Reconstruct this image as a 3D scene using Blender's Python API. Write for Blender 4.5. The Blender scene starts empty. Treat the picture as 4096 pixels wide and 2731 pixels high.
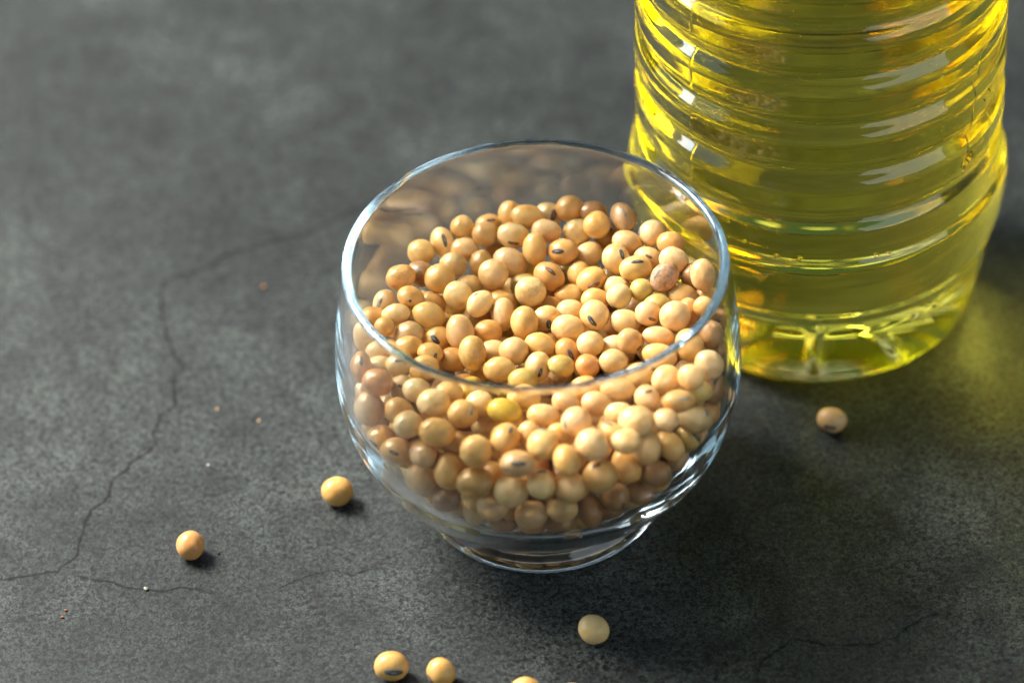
import bpy, bmesh, math, random
import numpy as np
from mathutils import Vector, Matrix, Quaternion, noise

scene = bpy.context.scene
COL = scene.collection
MM = 0.001

# ------------------------------------------------------------------ camera
PITCH, ROLL = 0.7269, -0.0328
cam_pos = Vector((-5.7687, -813.9233, 771.019)) * MM
fwd = Vector((0, math.cos(PITCH), -math.sin(PITCH)))
u0 = Vector((1, 0, 0)); v0 = u0.cross(fwd)
cr_, sr_ = math.cos(ROLL), math.sin(ROLL)
cam_u = u0 * cr_ + v0 * sr_
cam_v = v0 * cr_ - u0 * sr_
cam_data = bpy.data.cameras.new("camera")
cam = bpy.data.objects.new("camera", cam_data)
COL.objects.link(cam)
rot = Matrix((cam_u, cam_v, -fwd)).transposed()
cam.matrix_world = Matrix.Translation(cam_pos) @ rot.to_4x4()
cam_data.sensor_width = 36.0
cam_data.lens = 170.0
cam_data.clip_start = 0.05
cam_data.clip_end = 50.0
cam_data.dof.use_dof = True
cam_data.dof.focus_distance = 1.094
cam_data.dof.aperture_fstop = 6.3
cam_data.dof.aperture_blades = 0
scene.camera = cam

# ------------------------------------------------------------------ world and lamps
world = bpy.data.worlds.new("World")
scene.world = world
world.use_nodes = True
bgn = world.node_tree.nodes["Background"]
bgn.inputs[0].default_value = (0.42, 0.72, 1.0, 1)
bgn.inputs[1].default_value = 0.16

def area_light(name, loc, target, sx, sy, power, color):
    d = bpy.data.lights.new(name, 'AREA')
    d.shape = 'RECTANGLE'; d.size = sx; d.size_y = sy
    d.energy = power; d.color = color
    o = bpy.data.objects.new(name, d)
    COL.objects.link(o)
    o.location = loc
    o.rotation_euler = (Vector(target) - Vector(loc)).to_track_quat('-Z', 'Y').to_euler()
    return o

area_light("window_lamp", (-0.62, 0.37, 0.645), (0, 0.02, 0.02), 0.43, 0.48, 32.5, (1.0, 0.975, 0.93))
area_light("left_window_lamp", (-1.35, -0.02, 0.52), (0, 0.02, 0.04), 0.22, 0.36, 4.0, (0.85, 0.94, 1.0))
area_light("left_sky_lamp", (-1.9, -0.05, 0.62), (0, 0.02, 0.05), 2.0, 1.2, 10.0, (0.55, 0.80, 1.0))
area_light("back_sheen_lamp", (-0.35, 1.55, 1.25), (0, 0.1, 0.0), 1.3, 0.7, 4.0, (0.95, 0.97, 1.0))  # unseen soft lamp behind, gives the far tabletop its sheen
area_light("right_window_lamp", (1.22, -1.0, 0.60), (0.03, 0.03, 0.05), 1.5, 0.85, 8.0, (0.84, 0.94, 1.0))

vs = scene.view_settings
vs.view_transform = 'Standard'
vs.look = 'None'
vs.gamma = 1.0
vs.exposure = 0.0
vs.use_curve_mapping = False

scene.render.engine = 'CYCLES'
cy = scene.cycles
cy.max_bounces = 96
cy.transmission_bounces = 96
cy.glossy_bounces = 96
cy.diffuse_bounces = 4
cy.transparent_max_bounces = 16
cy.volume_bounces = 1
cy.caustics_refractive = True
cy.caustics_reflective = True
cy.blur_glossy = 0.3
cy.sample_clamp_indirect = 60.0
cy.sample_clamp_direct = 0.0
cy.use_adaptive_sampling = False
cy.use_denoising = True
try:
    cy.denoiser = 'OPENIMAGEDENOISE'
    cy.denoising_input_passes = 'RGB_ALBEDO_NORMAL'
    cy.denoising_prefilter = 'ACCURATE'
except Exception:
    pass

# ------------------------------------------------------------------ node helpers
def new_mat(name):
    m = bpy.data.materials.new(name)
    m.use_nodes = True
    nt = m.node_tree
    return m, nt, nt.nodes["Principled BSDF"], nt.nodes["Material Output"]

def node(nt, typ, **kw):
    n = nt.nodes.new(typ)
    for k, v in kw.items():
        setattr(n, k, v)
    return n

def ramp(nt, pts, interp='LINEAR'):
    r = nt.nodes.new('ShaderNodeValToRGB')
    r.color_ramp.interpolation = interp
    e = r.color_ramp.elements
    while len(e) < len(pts):
        e.new(0.5)
    for i, (p, c) in enumerate(pts):
        e[i].position = p
        e[i].color = c if len(c) == 4 else (*c, 1)
    return r

def noise_node(nt, vec, scale, detail=3, rough=0.55, dist=0.0):
    n = nt.nodes.new('ShaderNodeTexNoise')
    n.inputs['Scale'].default_value = scale
    n.inputs['Detail'].default_value = detail
    n.inputs['Roughness'].default_value = rough
    n.inputs['Distortion'].default_value = dist
    if vec is not None:
        nt.links.new(vec, n.inputs['Vector'])
    return n

def mixc(nt, a, b, fac, mode='MIX'):
    m = nt.nodes.new('ShaderNodeMix')
    m.data_type = 'RGBA'; m.blend_type = mode
    for sock, v in ((6, a), (7, b), (0, fac)):
        if hasattr(v, 'is_linked') or hasattr(v, 'links'):
            nt.links.new(v, m.inputs[sock])
        elif sock == 0:
            m.inputs[0].default_value = v
        else:
            m.inputs[sock].default_value = (*v, 1) if len(v) == 3 else v
    return m.outputs[2]

# ------------------------------------------------------------------ materials
def slab_colour(nt, tc):
    """dark grey concrete-look colour: soft cloudy blotches, worm-like grain, pits"""
    big = noise_node(nt, tc, 16, 4, 0.6, 0.4)
    mid = noise_node(nt, tc, 90, 6, 0.7, 0.6)
    fine = noise_node(nt, tc, 900, 3, 0.62, 0.9)
    pit = noise_node(nt, tc, 260, 2, 0.5, 0.6)
    rb = ramp(nt, [(0.28, (0.0110, 0.0130, 0.0118)), (0.50, (0.0212, 0.0240, 0.0220)), (0.72, (0.0420, 0.0465, 0.0425))])
    nt.links.new(big.outputs['Fac'], rb.inputs[0])
    rm = ramp(nt, [(0.30, (0.45, 0.45, 0.45)), (0.52, (1, 1, 1)), (0.72, (1.5, 1.5, 1.46))])
    nt.links.new(mid.outputs['Fac'], rm.inputs[0])
    rf = ramp(nt, [(0.385, (0.10, 0.10, 0.095)), (0.47, (0.86, 0.86, 0.86)), (0.60, (1.80, 1.84, 1.86))])
    nt.links.new(fine.outputs['Fac'], rf.inputs[0])
    rp = ramp(nt, [(0.24, (0.35, 0.34, 0.33)), (0.33, (1, 1, 1))])
    nt.links.new(pit.outputs['Fac'], rp.inputs[0])
    c = mixc(nt, rb.outputs[0], rm.outputs[0], 1.0, 'MULTIPLY')
    c = mixc(nt, c, rf.outputs[0], 1.0, 'MULTIPLY')
    c = mixc(nt, c, rp.outputs[0], 0.8, 'MULTIPLY')
    grit = noise_node(nt, tc, 1900, 2, 0.5, 0.4)
    rg = ramp(nt, [(0.36, (0.45, 0.45, 0.45)), (0.50, (1, 1, 1)), (0.66, (1.7, 1.7, 1.7))])
    nt.links.new(grit.outputs['Fac'], rg.inputs[0])
    c = mixc(nt, c, rg.outputs[0], 0.8, 'MULTIPLY')
    vor = nt.nodes.new('ShaderNodeTexVoronoi')
    vor.inputs['Scale'].default_value = 150
    nt.links.new(tc, vor.inputs['Vector'])
    rv = ramp(nt, [(0.045, (0.18, 0.18, 0.18)), (0.095, (1, 1, 1))])
    nt.links.new(vor.outputs['Distance'], rv.inputs[0])
    msk = noise_node(nt, tc, 45, 2, 0.5)
    rk = ramp(nt, [(0.48, (0, 0, 0)), (0.60, (1, 1, 1))])
    nt.links.new(msk.outputs['Fac'], rk.inputs[0])
    c = mixc(nt, c, mixc(nt, c, rv.outputs[0], 1.0, 'MULTIPLY'), rk.outputs[0])
    return c, fine, mid

def make_slab_mat():
    m, nt, b, out = new_mat("dark_concrete_print")
    tcn = node(nt, 'ShaderNodeTexCoord')
    c, fine, mid = slab_colour(nt, tcn.outputs['Object'])
    nt.links.new(c, b.inputs['Base Color'])
    rr = ramp(nt, [(0.3, (0.62, 0.62, 0.62)), (0.7, (0.50, 0.50, 0.50))])
    nt.links.new(mid.outputs['Fac'], rr.inputs[0])
    nt.links.new(rr.outputs[0], b.inputs['Roughness'])
    b.inputs['Specular IOR Level'].default_value = 0.32
    bp = node(nt, 'ShaderNodeBump')
    bp.inputs['Strength'].default_value = 0.5
    bp.inputs['Distance'].default_value = 0.0002
    nt.links.new(fine.outputs['Fac'], bp.inputs['Height'])
    nt.links.new(bp.outputs[0], b.inputs['Normal'])
    return m

def make_crack_mat():
    m, nt, b, out = new_mat("crack_line")
    b.inputs['Base Color'].default_value = (0.014, 0.014, 0.014, 1)
    b.inputs['Roughness'].default_value = 0.7
    b.inputs['Specular IOR Level'].default_value = 0.2
    at = node(nt, 'ShaderNodeAttribute', attribute_name='fade')
    tcn = node(nt, 'ShaderNodeTexCoord')
    nz = noise_node(nt, tcn.outputs['Object'], 420, 3, 0.6)
    rp = ramp(nt, [(0.30, (0.55, 0.55, 0.55)), (0.55, (1, 1, 1))])
    nt.links.new(nz.outputs['Fac'], rp.inputs[0])
    mul = node(nt, 'ShaderNodeMath', operation='MULTIPLY')
    nt.links.new(at.outputs['Fac'], mul.inputs[0])
    nt.links.new(rp.outputs[0], mul.inputs[1])
    nt.links.new(mul.outputs[0], b.inputs['Alpha'])
    return m

def make_bean_mat():
    m, nt, b, out = new_mat("soybean_skin")
    tcn = node(nt, 'ShaderNodeTexCoord')
    oi = node(nt, 'ShaderNodeObjectInfo')
    off = node(nt, 'ShaderNodeVectorMath', operation='SCALE')
    comb = node(nt, 'ShaderNodeCombineXYZ')
    for k in range(3):
        nt.links.new(oi.outputs['Random'], comb.inputs[k])
    nt.links.new(comb.outputs[0], off.inputs[0])
    off.inputs['Scale'].default_value = 37.0
    add = node(nt, 'ShaderNodeVectorMath', operation='ADD')
    nt.links.new(tcn.outputs['Object'], add.inputs[0])
    nt.links.new(off.outputs[0], add.inputs[1])
    v = add.outputs[0]
    n1 = noise_node(nt, v, 0.9, 3, 0.55, 0.3)
    n2 = noise_node(nt, v, 5.0, 4, 0.6, 0.5)
    n3 = noise_node(nt, v, 14.0, 3, 0.6)
    # slight warm / pale drift over one bean
    r1 = ramp(nt, [(0.30, (0.86, 0.74, 0.54)), (0.50, (1, 1, 1)), (0.72, (1.05, 1.12, 1.35))])
    nt.links.new(n1.outputs['Fac'], r1.inputs[0])
    c = mixc(nt, oi.outputs['Color'], r1.outputs[0], 0.95, 'MULTIPLY')
    r3 = ramp(nt, [(0.36, (0.90, 0.87, 0.80)), (0.52, (1, 1, 1))])
    nt.links.new(n3.outputs['Fac'], r3.inputs[0])
    c = mixc(nt, c, r3.outputs[0], 0.6, 'MULTIPLY')
    # mottled beans carry brown blotches, amount stored in the object's colour alpha
    r2 = ramp(nt, [(0.36, (1, 1, 1)), (0.56, (0, 0, 0))])
    nt.links.new(n2.outputs['Fac'], r2.inputs[0])
    mm_ = node(nt, 'ShaderNodeMath', operation='MULTIPLY')
    nt.links.new(r2.outputs[0], mm_.inputs[0])
    nt.links.new(oi.outputs['Alpha'], mm_.inputs[1])
    c = mixc(nt, c, (0.16, 0.085, 0.05), mm_.outputs[0])
    nt.links.new(c, b.inputs['Base Color'])
    b.inputs['Roughness'].default_value = 0.34
    b.inputs['Specular IOR Level'].default_value = 0.42
    b.inputs['Subsurface Weight'].default_value = 0.12
    b.inputs['Subsurface Radius'].default_value = (1.0, 0.5, 0.18)
    b.inputs['Subsurface Scale'].default_value = 0.0016
    bp = node(nt, 'ShaderNodeBump')
    bp.inputs['Strength'].default_value = 0.10
    bp.inputs['Distance'].default_value = 0.0003
    nt.links.new(n2.outputs['Fac'], bp.inputs['Height'])
    nt.links.new(bp.outputs[0], b.inputs['Normal'])
    return m

def plain(name, col, rough=0.6, spec=0.3):
    m, nt, b, out = new_mat(name)
    tcn = node(nt, 'ShaderNodeTexCoord')
    nz = noise_node(nt, tcn.outputs['Object'], 9, 3, 0.6)
    rp = ramp(nt, [(0.3, tuple(0.7 * x for x in col)), (0.7, tuple(min(1, 1.25 * x) for x in col))])
    nt.links.new(nz.outputs['Fac'], rp.inputs[0])
    nt.links.new(rp.outputs[0], b.inputs['Base Color'])
    b.inputs['Roughness'].default_value = rough
    b.inputs['Specular IOR Level'].default_value = spec
    return m

def glass_mat(name, ior, rough=0.0, col=(1, 1, 1)):
    m, nt, b, out = new_mat(name)
    b.inputs['Base Color'].default_value = (*col, 1)
    b.inputs['Roughness'].default_value = rough
    b.inputs['IOR'].default_value = ior
    b.inputs['Transmission Weight'].default_value = 1.0
    return m

def oil_mat(name, ior):
    m = glass_mat(name, ior)
    nt = m.node_tree
    va = node(nt, 'ShaderNodeVolumeAbsorption')
    va.inputs['Color'].default_value = (0.990, 0.950, 0.02, 1)
    va.inputs['Density'].default_value = 27.0
    sc = node(nt, 'ShaderNodeVolumeScatter')        # faint cloudiness of the oil
    sc.inputs['Color'].default_value = (1.0, 0.93, 0.35, 1)
    sc.inputs['Density'].default_value = 0.12
    ad = node(nt, 'ShaderNodeAddShader')
    nt.links.new(va.outputs[0], ad.inputs[0]); nt.links.new(sc.outputs[0], ad.inputs[1])
    nt.links.new(ad.outputs[0], nt.nodes["Material Output"].inputs['Volume'])
    return m

SLAB = make_slab_mat()
CRACK = make_crack_mat()
BEAN = make_bean_mat()
HIL = {'d': plain("hilum_dark", (0.085, 0.080, 0.078), 0.55),
       'r': plain("hilum_brown", (0.17, 0.085, 0.05), 0.55),
       'w': plain("hilum_pale", (0.30, 0.25, 0.19), 0.55)}
HIL_LINE = plain("hilum_centre", (0.34, 0.31, 0.26), 0.6)
HIL_RIM = plain("hilum_rim", (0.10, 0.055, 0.035), 0.6)
GLASS = glass_mat("clear_glass", 1.50)
_va = node(GLASS.node_tree, 'ShaderNodeVolumeAbsorption')      # thick edges turn blue-grey
_va.inputs['Color'].default_value = (0.10, 0.52, 0.70, 1)
_va.inputs['Density'].default_value = 4.2
GLASS.node_tree.links.new(_va.outputs[0], GLASS.node_tree.nodes["Material Output"].inputs['Volume'])
PET = glass_mat("clear_plastic", 1.54)
OIL = oil_mat("yellow_oil", 1.47 / 1.54)
OIL_TOP = oil_mat("yellow_oil_surface", 1.47)
AIR = glass_mat("air_bubble", 1 / 1.47)
CAP = plain("cap_plastic", (0.75, 0.55, 0.03), 0.35, 0.5)
FILM = glass_mat("clear_film", 1.12, 0.06, (0.97, 0.97, 0.95))
INK = plain("black_ink", (0.012, 0.012, 0.012), 0.5)

# ------------------------------------------------------------------ object helpers
def obj_from(name, verts, faces, mat, parent=None, smooth=True):
    me = bpy.data.meshes.new(name)
    me.from_pydata([tuple(v) for v in verts], [], faces)
    me.validate(); me.update()
    if smooth:
        me.polygons.foreach_set('use_smooth', [True] * len(me.polygons))
    for mm_ in (mat if isinstance(mat, (list, tuple)) else [mat]):
        me.materials.append(mm_)
    o = bpy.data.objects.new(name, me)
    COL.objects.link(o)
    if parent:
        o.parent = parent
    return o

def tag(o, label=None, category=None, group=None, kind=None):
    if label: o["label"] = label
    if category: o["category"] = category
    if group: o["group"] = group
    if kind: o["kind"] = kind

def lathe(profile, angles, rfun=None):
    """profile: list of (r, z) mm from axis bottom to axis end; returns verts, faces (metres)"""
    n = len(angles)
    verts = []; faces = []; rings = []
    for r, z in profile:
        if r < 1e-6:
            verts.append((0, 0, z * MM)); rings.append([len(verts) - 1])
        else:
            base = len(verts)
            for a in angles:
                rr = rfun(r, z, a) if rfun else (r, z)
                verts.append((rr[0] * math.cos(a) * MM, rr[0] * math.sin(a) * MM, rr[1] * MM))
            rings.append(list(range(base, base + n)))
    for A, B in zip(rings[:-1], rings[1:]):
        if len(A) == 1 and len(B) == 1:
            continue
        for i in range(n):
            j = (i + 1) % n
            if len(A) == 1:
                faces.append((A[0], B[j], B[i]))
            elif len(B) == 1:
                faces.append((A[i], A[j], B[0]))
            else:
                faces.append((A[i], A[j], B[j], B[i]))
    return verts, faces

def spline(X, Y, x):
    X = np.array(X, float); Y = np.array(Y, float)
    m = np.gradient(Y, X); x = np.asarray(x, float)
    i = np.clip(np.searchsorted(X, x) - 1, 0, len(X) - 2)
    h = X[i + 1] - X[i]; t = np.clip((x - X[i]) / h, 0, 1)
    return (2*t**3-3*t**2+1)*Y[i]+(t**3-2*t**2+t)*h*m[i]+(-2*t**3+3*t**2)*Y[i+1]+(t**3-t**2)*h*m[i+1]

def pixel_ray(px, py):
    f = 170.0 / 36.0 * 4096
    d = fwd + cam_u * ((px - 2048) / f) - cam_v * ((py - 1365.5) / f)
    return d.normalized()

def on_table(px, py, z=0.0):
    d = pixel_ray(px, py)
    t = (z * MM - cam_pos.z) / d.z
    return cam_pos + d * t

# ------------------------------------------------------------------ tabletop
bm = bmesh.new()
bmesh.ops.create_grid(bm, x_segments=2, y_segments=2, size=1.0)
me = bpy.data.meshes.new("tabletop")
for v in bm.verts:
    v.co.x *= 0.75; v.co.y *= 0.60; v.co.y += 0.12
ret = bmesh.ops.extrude_face_region(bm, geom=bm.faces[:])
for v in [g for g in ret['geom'] if isinstance(g, bmesh.types.BMVert)]:
    v.co.z -= 0.02
bmesh.ops.recalc_face_normals(bm, faces=bm.faces[:])
bm.to_mesh(me); bm.free()
me.materials.append(SLAB)
table = bpy.data.objects.new("tabletop", me)
COL.objects.link(table)
tag(table, "dark grey concrete-look tabletop with fine cracks", "tabletop", kind="structure")

def crack(pts, w, strength, taper=1.0):
    """pts in photograph pixels, traced on the table plane; a thin soft-edged groove line"""
    rnd = random.Random(len(pts) * 7 + int(pts[0][0]))
    P = [on_table(*p) for p in pts]
    # resample + jitter
    Q = []
    for a, b in zip(P[:-1], P[1:]):
        n = max(1, int((b - a).length / 0.0011))
        for k in range(n):
            q = a.lerp(b, k / n)
            if k:
                q = q + Vector((rnd.uniform(-1, 1), rnd.uniform(-1, 1), 0)) * 0.00028
            Q.append(q)
    Q.append(P[-1])
    verts = []; fade = []; faces = []
    N = len(Q)
    for i, q in enumerate(Q):
        d = (Q[min(i + 1, N - 1)] - Q[max(i - 1, 0)]).normalized()
        s = Vector((-d.y, d.x, 0))
        ww = 0.8 * w * (1 - (1 - taper) * i / N) * rnd.uniform(0.5, 1.4) * MM
        endf = min(1, i / 6 + 0.05, (N - 1 - i) / 6 + 0.05)
        for k, (off, al) in enumerate(((-2.4, 0), (-0.55, 0.75), (0.55, 0.75), (2.4, 0))):
            p = q + s * off * ww
            verts.append((p.x, p.y, 0.00006)); fade.append(al * strength * endf)
    for i in range(N - 1):
        for k in range(3):
            faces.append((i*4+k, i*4+k+1, (i+1)*4+k+1, (i+1)*4+k))
    o = obj_from("crack", verts, faces, CRACK, table)
    at = o.data.attributes.new("fade", 'FLOAT', 'POINT')
    at.data.foreach_set('value', fade)
    return o

def z5(*p): return [(x / 1.568, 700 + y / 1.568) for x, y in p]
def z6(*p): return [(x / 1.5207, 1700 + y / 1.5207) for x, y in p]
def zf(*p): return [(x * 1.7415, y * 1.7415) for x, y in p]
crack(zf((1000, 380), (930, 430), (870, 455)) + z5((2290, 200), (2190, 230), (2050, 310), (1910, 375), (1760, 400), (1600, 450), (1480, 480),
      (1390, 510), (1330, 570), (1230, 610), (1080, 640), (1015, 690), (1010, 760), (1020, 900), (1050, 1020), (1090, 1130), (1160, 1210),
      (1090, 1260), (1090, 1340), (1105, 1430), (1060, 1480), (1000, 1510), (985, 1568))
      + z6((955, 20), (930, 60), (955, 110), (900, 165), (820, 215), (740, 290), (680, 340), (665, 430), (610, 480), (550, 520),
      (515, 590), (490, 680), (470, 790), (420, 830), (350, 890), (290, 890), (180, 915), (90, 925), (0, 940), (-120, 960)), 0.38, 0.95, 0.60)
crack(z6((400, 885), (460, 915), (560, 940), (650, 945), (720, 970), (790, 990), (900, 1000), (1000, 1010), (1090, 985),
      (1190, 995), (1290, 1020), (1340, 1035)), 0.24, 0.95)
crack(z6((1600, 1050), (1720, 980), (1850, 925), (1990, 885), (2050, 885), (2150, 915), (2240, 880), (2290, 870), (2420, 880)), 0.22, 0.7)
crack(z5((1160, 1215), (1300, 1215), (1340, 1190), (1440, 1210)), 0.3, 0.4)
crack(z5((120, 140), (180, 300), (200, 420), (300, 470), (420, 500), (540, 530)), 0.6, 0.3)
crack(zf((1725, 1580), (1750, 1520), (1820, 1465), (1900, 1482), (2000, 1480), (2050, 1465), (2110, 1425), (2185, 1390)), 0.30, 0.75)
crack(zf((1820, 1465), (1800, 1440), (1770, 1425)), 0.25, 0.6)

# ------------------------------------------------------------------ glass tumbler
GH = 71.06
g_zo = [z * GH for z in (6.5/70, .15, .25, .38, .52, .68, .84, 1.0)]
g_ro = [25.6, 30.24, 38.157, 43.333, 45.616, 45.649, 44.4435, 43.0]
def g_out(z): return float(spline(g_zo, g_ro, [z])[0])
def g_th(z): return float(np.interp(z, [9, 14, 19, 27, 40, 60, 71], [6.0, 4.8, 3.8, 2.9, 2.3, 2.1, 2.2]))
prof = [(0, 1.6), (8, 1.5), (16, 1.2), (21, 0.7), (23.5, 0.15), (25.2, 0.0), (26.4, 0.15), (27.1, 0.6), (27.37, 1.3), (27.3, 2.3), (26.9, 3.3),
        (26.2, 4.2), (25.6, 4.9), (25.35, 5.6), (25.5, 6.3), (26.1, 7.1), (27.2, 8.1)]
zs = [9.2] + list(np.linspace(10.66, GH - 1.1, 46))
for z in zs:
    prof.append((28.55 if z == 9.2 else g_out(z), z))
ro = prof[-1][0]
rim_c = GH - 1.05
for k in range(1, 12):      # fire-polished round rim
    a = math.pi * k / 12
    prof.append((g_out(rim_c) - 1.1 + 1.1 * math.cos(a), rim_c + 1.05 * math.sin(a)))
for z in np.linspace(GH - 1.1, 14.6, 60):
    prof.append((g_out(z) - g_th(z), float(z)))
def g_in(z): return g_out(z) - g_th(z)
r14 = g_in(14.0); sl = (g_in(14.8) - r14) / 0.8
ln_ = math.hypot(sl, 1)
bz = [(r14, 14.0), (r14 - 4.2 * sl / ln_, 14.0 - 4.2 / ln_), (r14 * 0.55, 9.2), (0, 9.2)]
for k in range(0, 24):
    t = k / 24
    prof.append(tuple((1-t)**3*bz[0][c]+3*(1-t)**2*t*bz[1][c]+3*(1-t)*t*t*bz[2][c]+t**3*bz[3][c] for c in (0, 1)))
prof.append((0, 9.2))
angs = [2 * math.pi * i / 160 for i in range(160)]
v, fc = lathe(prof, angs)
glass = obj_from("glass_tumbler", v, fc, GLASS)
tag(glass, "round clear glass tumbler on a short foot, filled with soybeans", "glass")

# ------------------------------------------------------------------ soybeans
def bean_mesh(name, seed, kind):
    rnd = random.Random(seed)
    bm = bmesh.new()
    bmesh.ops.create_icosphere(bm, subdivisions=4, radius=1.0)
    o = Vector((rnd.uniform(-50, 50), rnd.uniform(-50, 50), rnd.uniform(-50, 50)))
    sk = rnd.uniform(-0.05, 0.05)
    pits = [(Vector((rnd.uniform(-1, 1), rnd.uniform(-1, 1), rnd.uniform(-1, -0.2))).normalized(), rnd.uniform(0.14, 0.42), rnd.uniform(0.03, 0.085)) for _ in range(4)]
    for v in bm.verts:
        n = v.co.normalized()
        d = 0.055 * noise.noise(n * 1.2 + o) + 0.018 * noise.noise(n * 2.8 + o)
        # egg-like asymmetry along the long axis and a faint keel under the scar
        d += sk * n.x * abs(n.x) + 0.012 * max(0, n.z) ** 4
        if kind == 'ridged':
            m = max(0, -n.z) * max(0, min(1, 0.6 + n.x))
            d += 0.016 * m * math.sin(n.y * 24 + 3 * noise.noise(n * 2 + o))
        if kind == 'wrinkled':
            m = max(0, min(1, (-0.6 * n.z + 0.9 * n.y) * 1.3))
            w = 1 - abs(noise.noise(Vector((n.x * 5.5, n.y * 2.2, n.z * 4.0)) + o)) * 3.2
            d += 0.048 * m * max(-0.6, w)
        if kind == 'dented':
            for c, s, h in pits:
                d -= h * math.exp(-((n - c).length / s) ** 2)
        if kind == 'broken':
            c = Vector((0.75, 0.45, -0.35)).normalized()
            q = n.dot(c)
            if q > 0.62:
                d -= 0.55 * (q - 0.62) + 0.05 * round(4 * noise.noise(n * 4 + o)) * 0.5 + 0.02
            d += 0.02 * noise.noise(n * 5 + o)
        v.co = n * (1 + d)
    for f in bm.faces:
        f.smooth = True
    me = bpy.data.meshes.new(name)
    bm.to_mesh(me); bm.free()
    me.materials.append(BEAN)
    return me

PLAIN = [bean_mesh("soybean", s, 'plain') for s in (1, 2, 3, 4)] + [bean_mesh("soybean", s, 'ridged') for s in (5, 6)] + [bean_mesh("soybean", s, 'dented') for s in (7, 8, 9)]
WRINK = [bean_mesh("soybean", s, 'wrinkled') for s in (11, 12, 13)]
BROKEN = [bean_mesh("soybean", 21, 'broken')]

def oval_patch(name, lx, ly, lift, mat, dome=0.0, rings=4, seg=20):
    """oval skin patch lying on the unit bean at its +Z pole"""
    verts = [(0, 0, 0)]; faces = []
    pts = [(0.0, 0.0, 0.0)]
    for r in range(1, rings + 1):
        for s in range(seg):
            a = 2 * math.pi * s / seg
            k = r / rings
            # squarish oval
            ca, sa = math.cos(a), math.sin(a)
            pts.append((lx * k * math.copysign(abs(ca) ** 0.85, ca), ly * k * math.copysign(abs(sa) ** 0.9, sa), k))
    vs_ = []
    for x, y, k in pts:
        z = math.sqrt(max(0.02, 1 - x * x - y * y))
        h = 1.0 + 0.012 * z ** 4 + lift * (1 - k ** 4) + dome * math.sin(math.pi * k) - (0.02 if k > 0.99 else 0)
        vs_.append((x * h, y * h, z * h))
    for s in range(seg):
        faces.append((0, 1 + s, 1 + (s + 1) % seg))
    for r in range(rings - 1):
        b0 = 1 + r * seg; b1 = b0 + seg
        for s in range(seg):
            t = (s + 1) % seg
            faces.append((b0 + s, b1 + s, b1 + t, b0 + t))
    me = bpy.data.meshes.new(name)
    me.from_pydata(vs_, [], faces); me.update()
    me.polygons.foreach_set('use_smooth', [True] * len(me.polygons))
    me.materials.append(mat)
    return me

HMESH = {}
def hilum_meshes(tone, hl):
    key = (tone, round(hl / 0.05))
    if key not in HMESH:
        L = key[1] * 0.05
        L *= 1.12; wd = max(0.13, L * 0.42)
        HMESH[key] = (oval_patch("hilum", L, wd, 0.035, HIL[tone], 0.012),
                      oval_patch("hilum_line", L * 0.62, wd * 0.26, 0.055, HIL_LINE, 0.004, 2, 14),
                      )
    return HMESH[key]

SHADE = {'y': (0.76, 0.45, 0.135), 'p': (0.80, 0.54, 0.220), 'k': (0.77, 0.49, 0.210), 't': (0.69, 0.37, 0.11),
         'g': (0.62, 0.43, 0.115), 'b': (0.47, 0.255, 0.095), 'o': (0.72, 0.36, 0.12), 'v': (0.74, 0.49, 0.06), 'm': (0.52, 0.30, 0.16)}

brand_rnd = random.Random(5)
def add_bean(loc, q, s, col, feat, hl, tone, label, group, grow=1.0):
    rnd = brand_rnd
    if feat in ('wrinkled', 'pitted'):
        me = rnd.choice(WRINK)
    elif feat == 'broken':
        me = BROKEN[0]
    else:
        me = rnd.choice(WRINK) if rnd.random() < 0.10 and hl < 0.02 else PLAIN[rnd.choice((0, 0, 1, 1, 2, 2, 3, 3, 4, 5, 5, 6, 7, 8, 8))]
    o = bpy.data.objects.new("soybean", me)
    COL.objects.link(o)
    o.location = loc
    o.rotation_mode = 'QUATERNION'
    o.rotation_quaternion = q
    o.scale = [x * MM * grow for x in s]
    c = SHADE[col]; k = rnd.uniform(0.84, 1.07); w = rnd.uniform(-0.08, 0.06)
    o.color = (min(0.9, c[0] * k), c[1] * k * (1 + w), c[2] * k * (1 + 2 * w),
               {'mottled': 0.6, 'speckled': 0.25, 'stained': 0.25, 'broken': 0.2}.get(feat, 0.25 if col == 'b' else 0.04))
    tag(o, label, "soybean", group)
    if hl > 0.02:
        hm, lm = hilum_meshes(tone, hl)
        h = bpy.data.objects.new("hilum", hm); COL.objects.link(h); h.parent = o
        if hl > 0.2:
            l = bpy.data.objects.new("hilum_line", lm); COL.objects.link(l); l.parent = h
    return o

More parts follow.
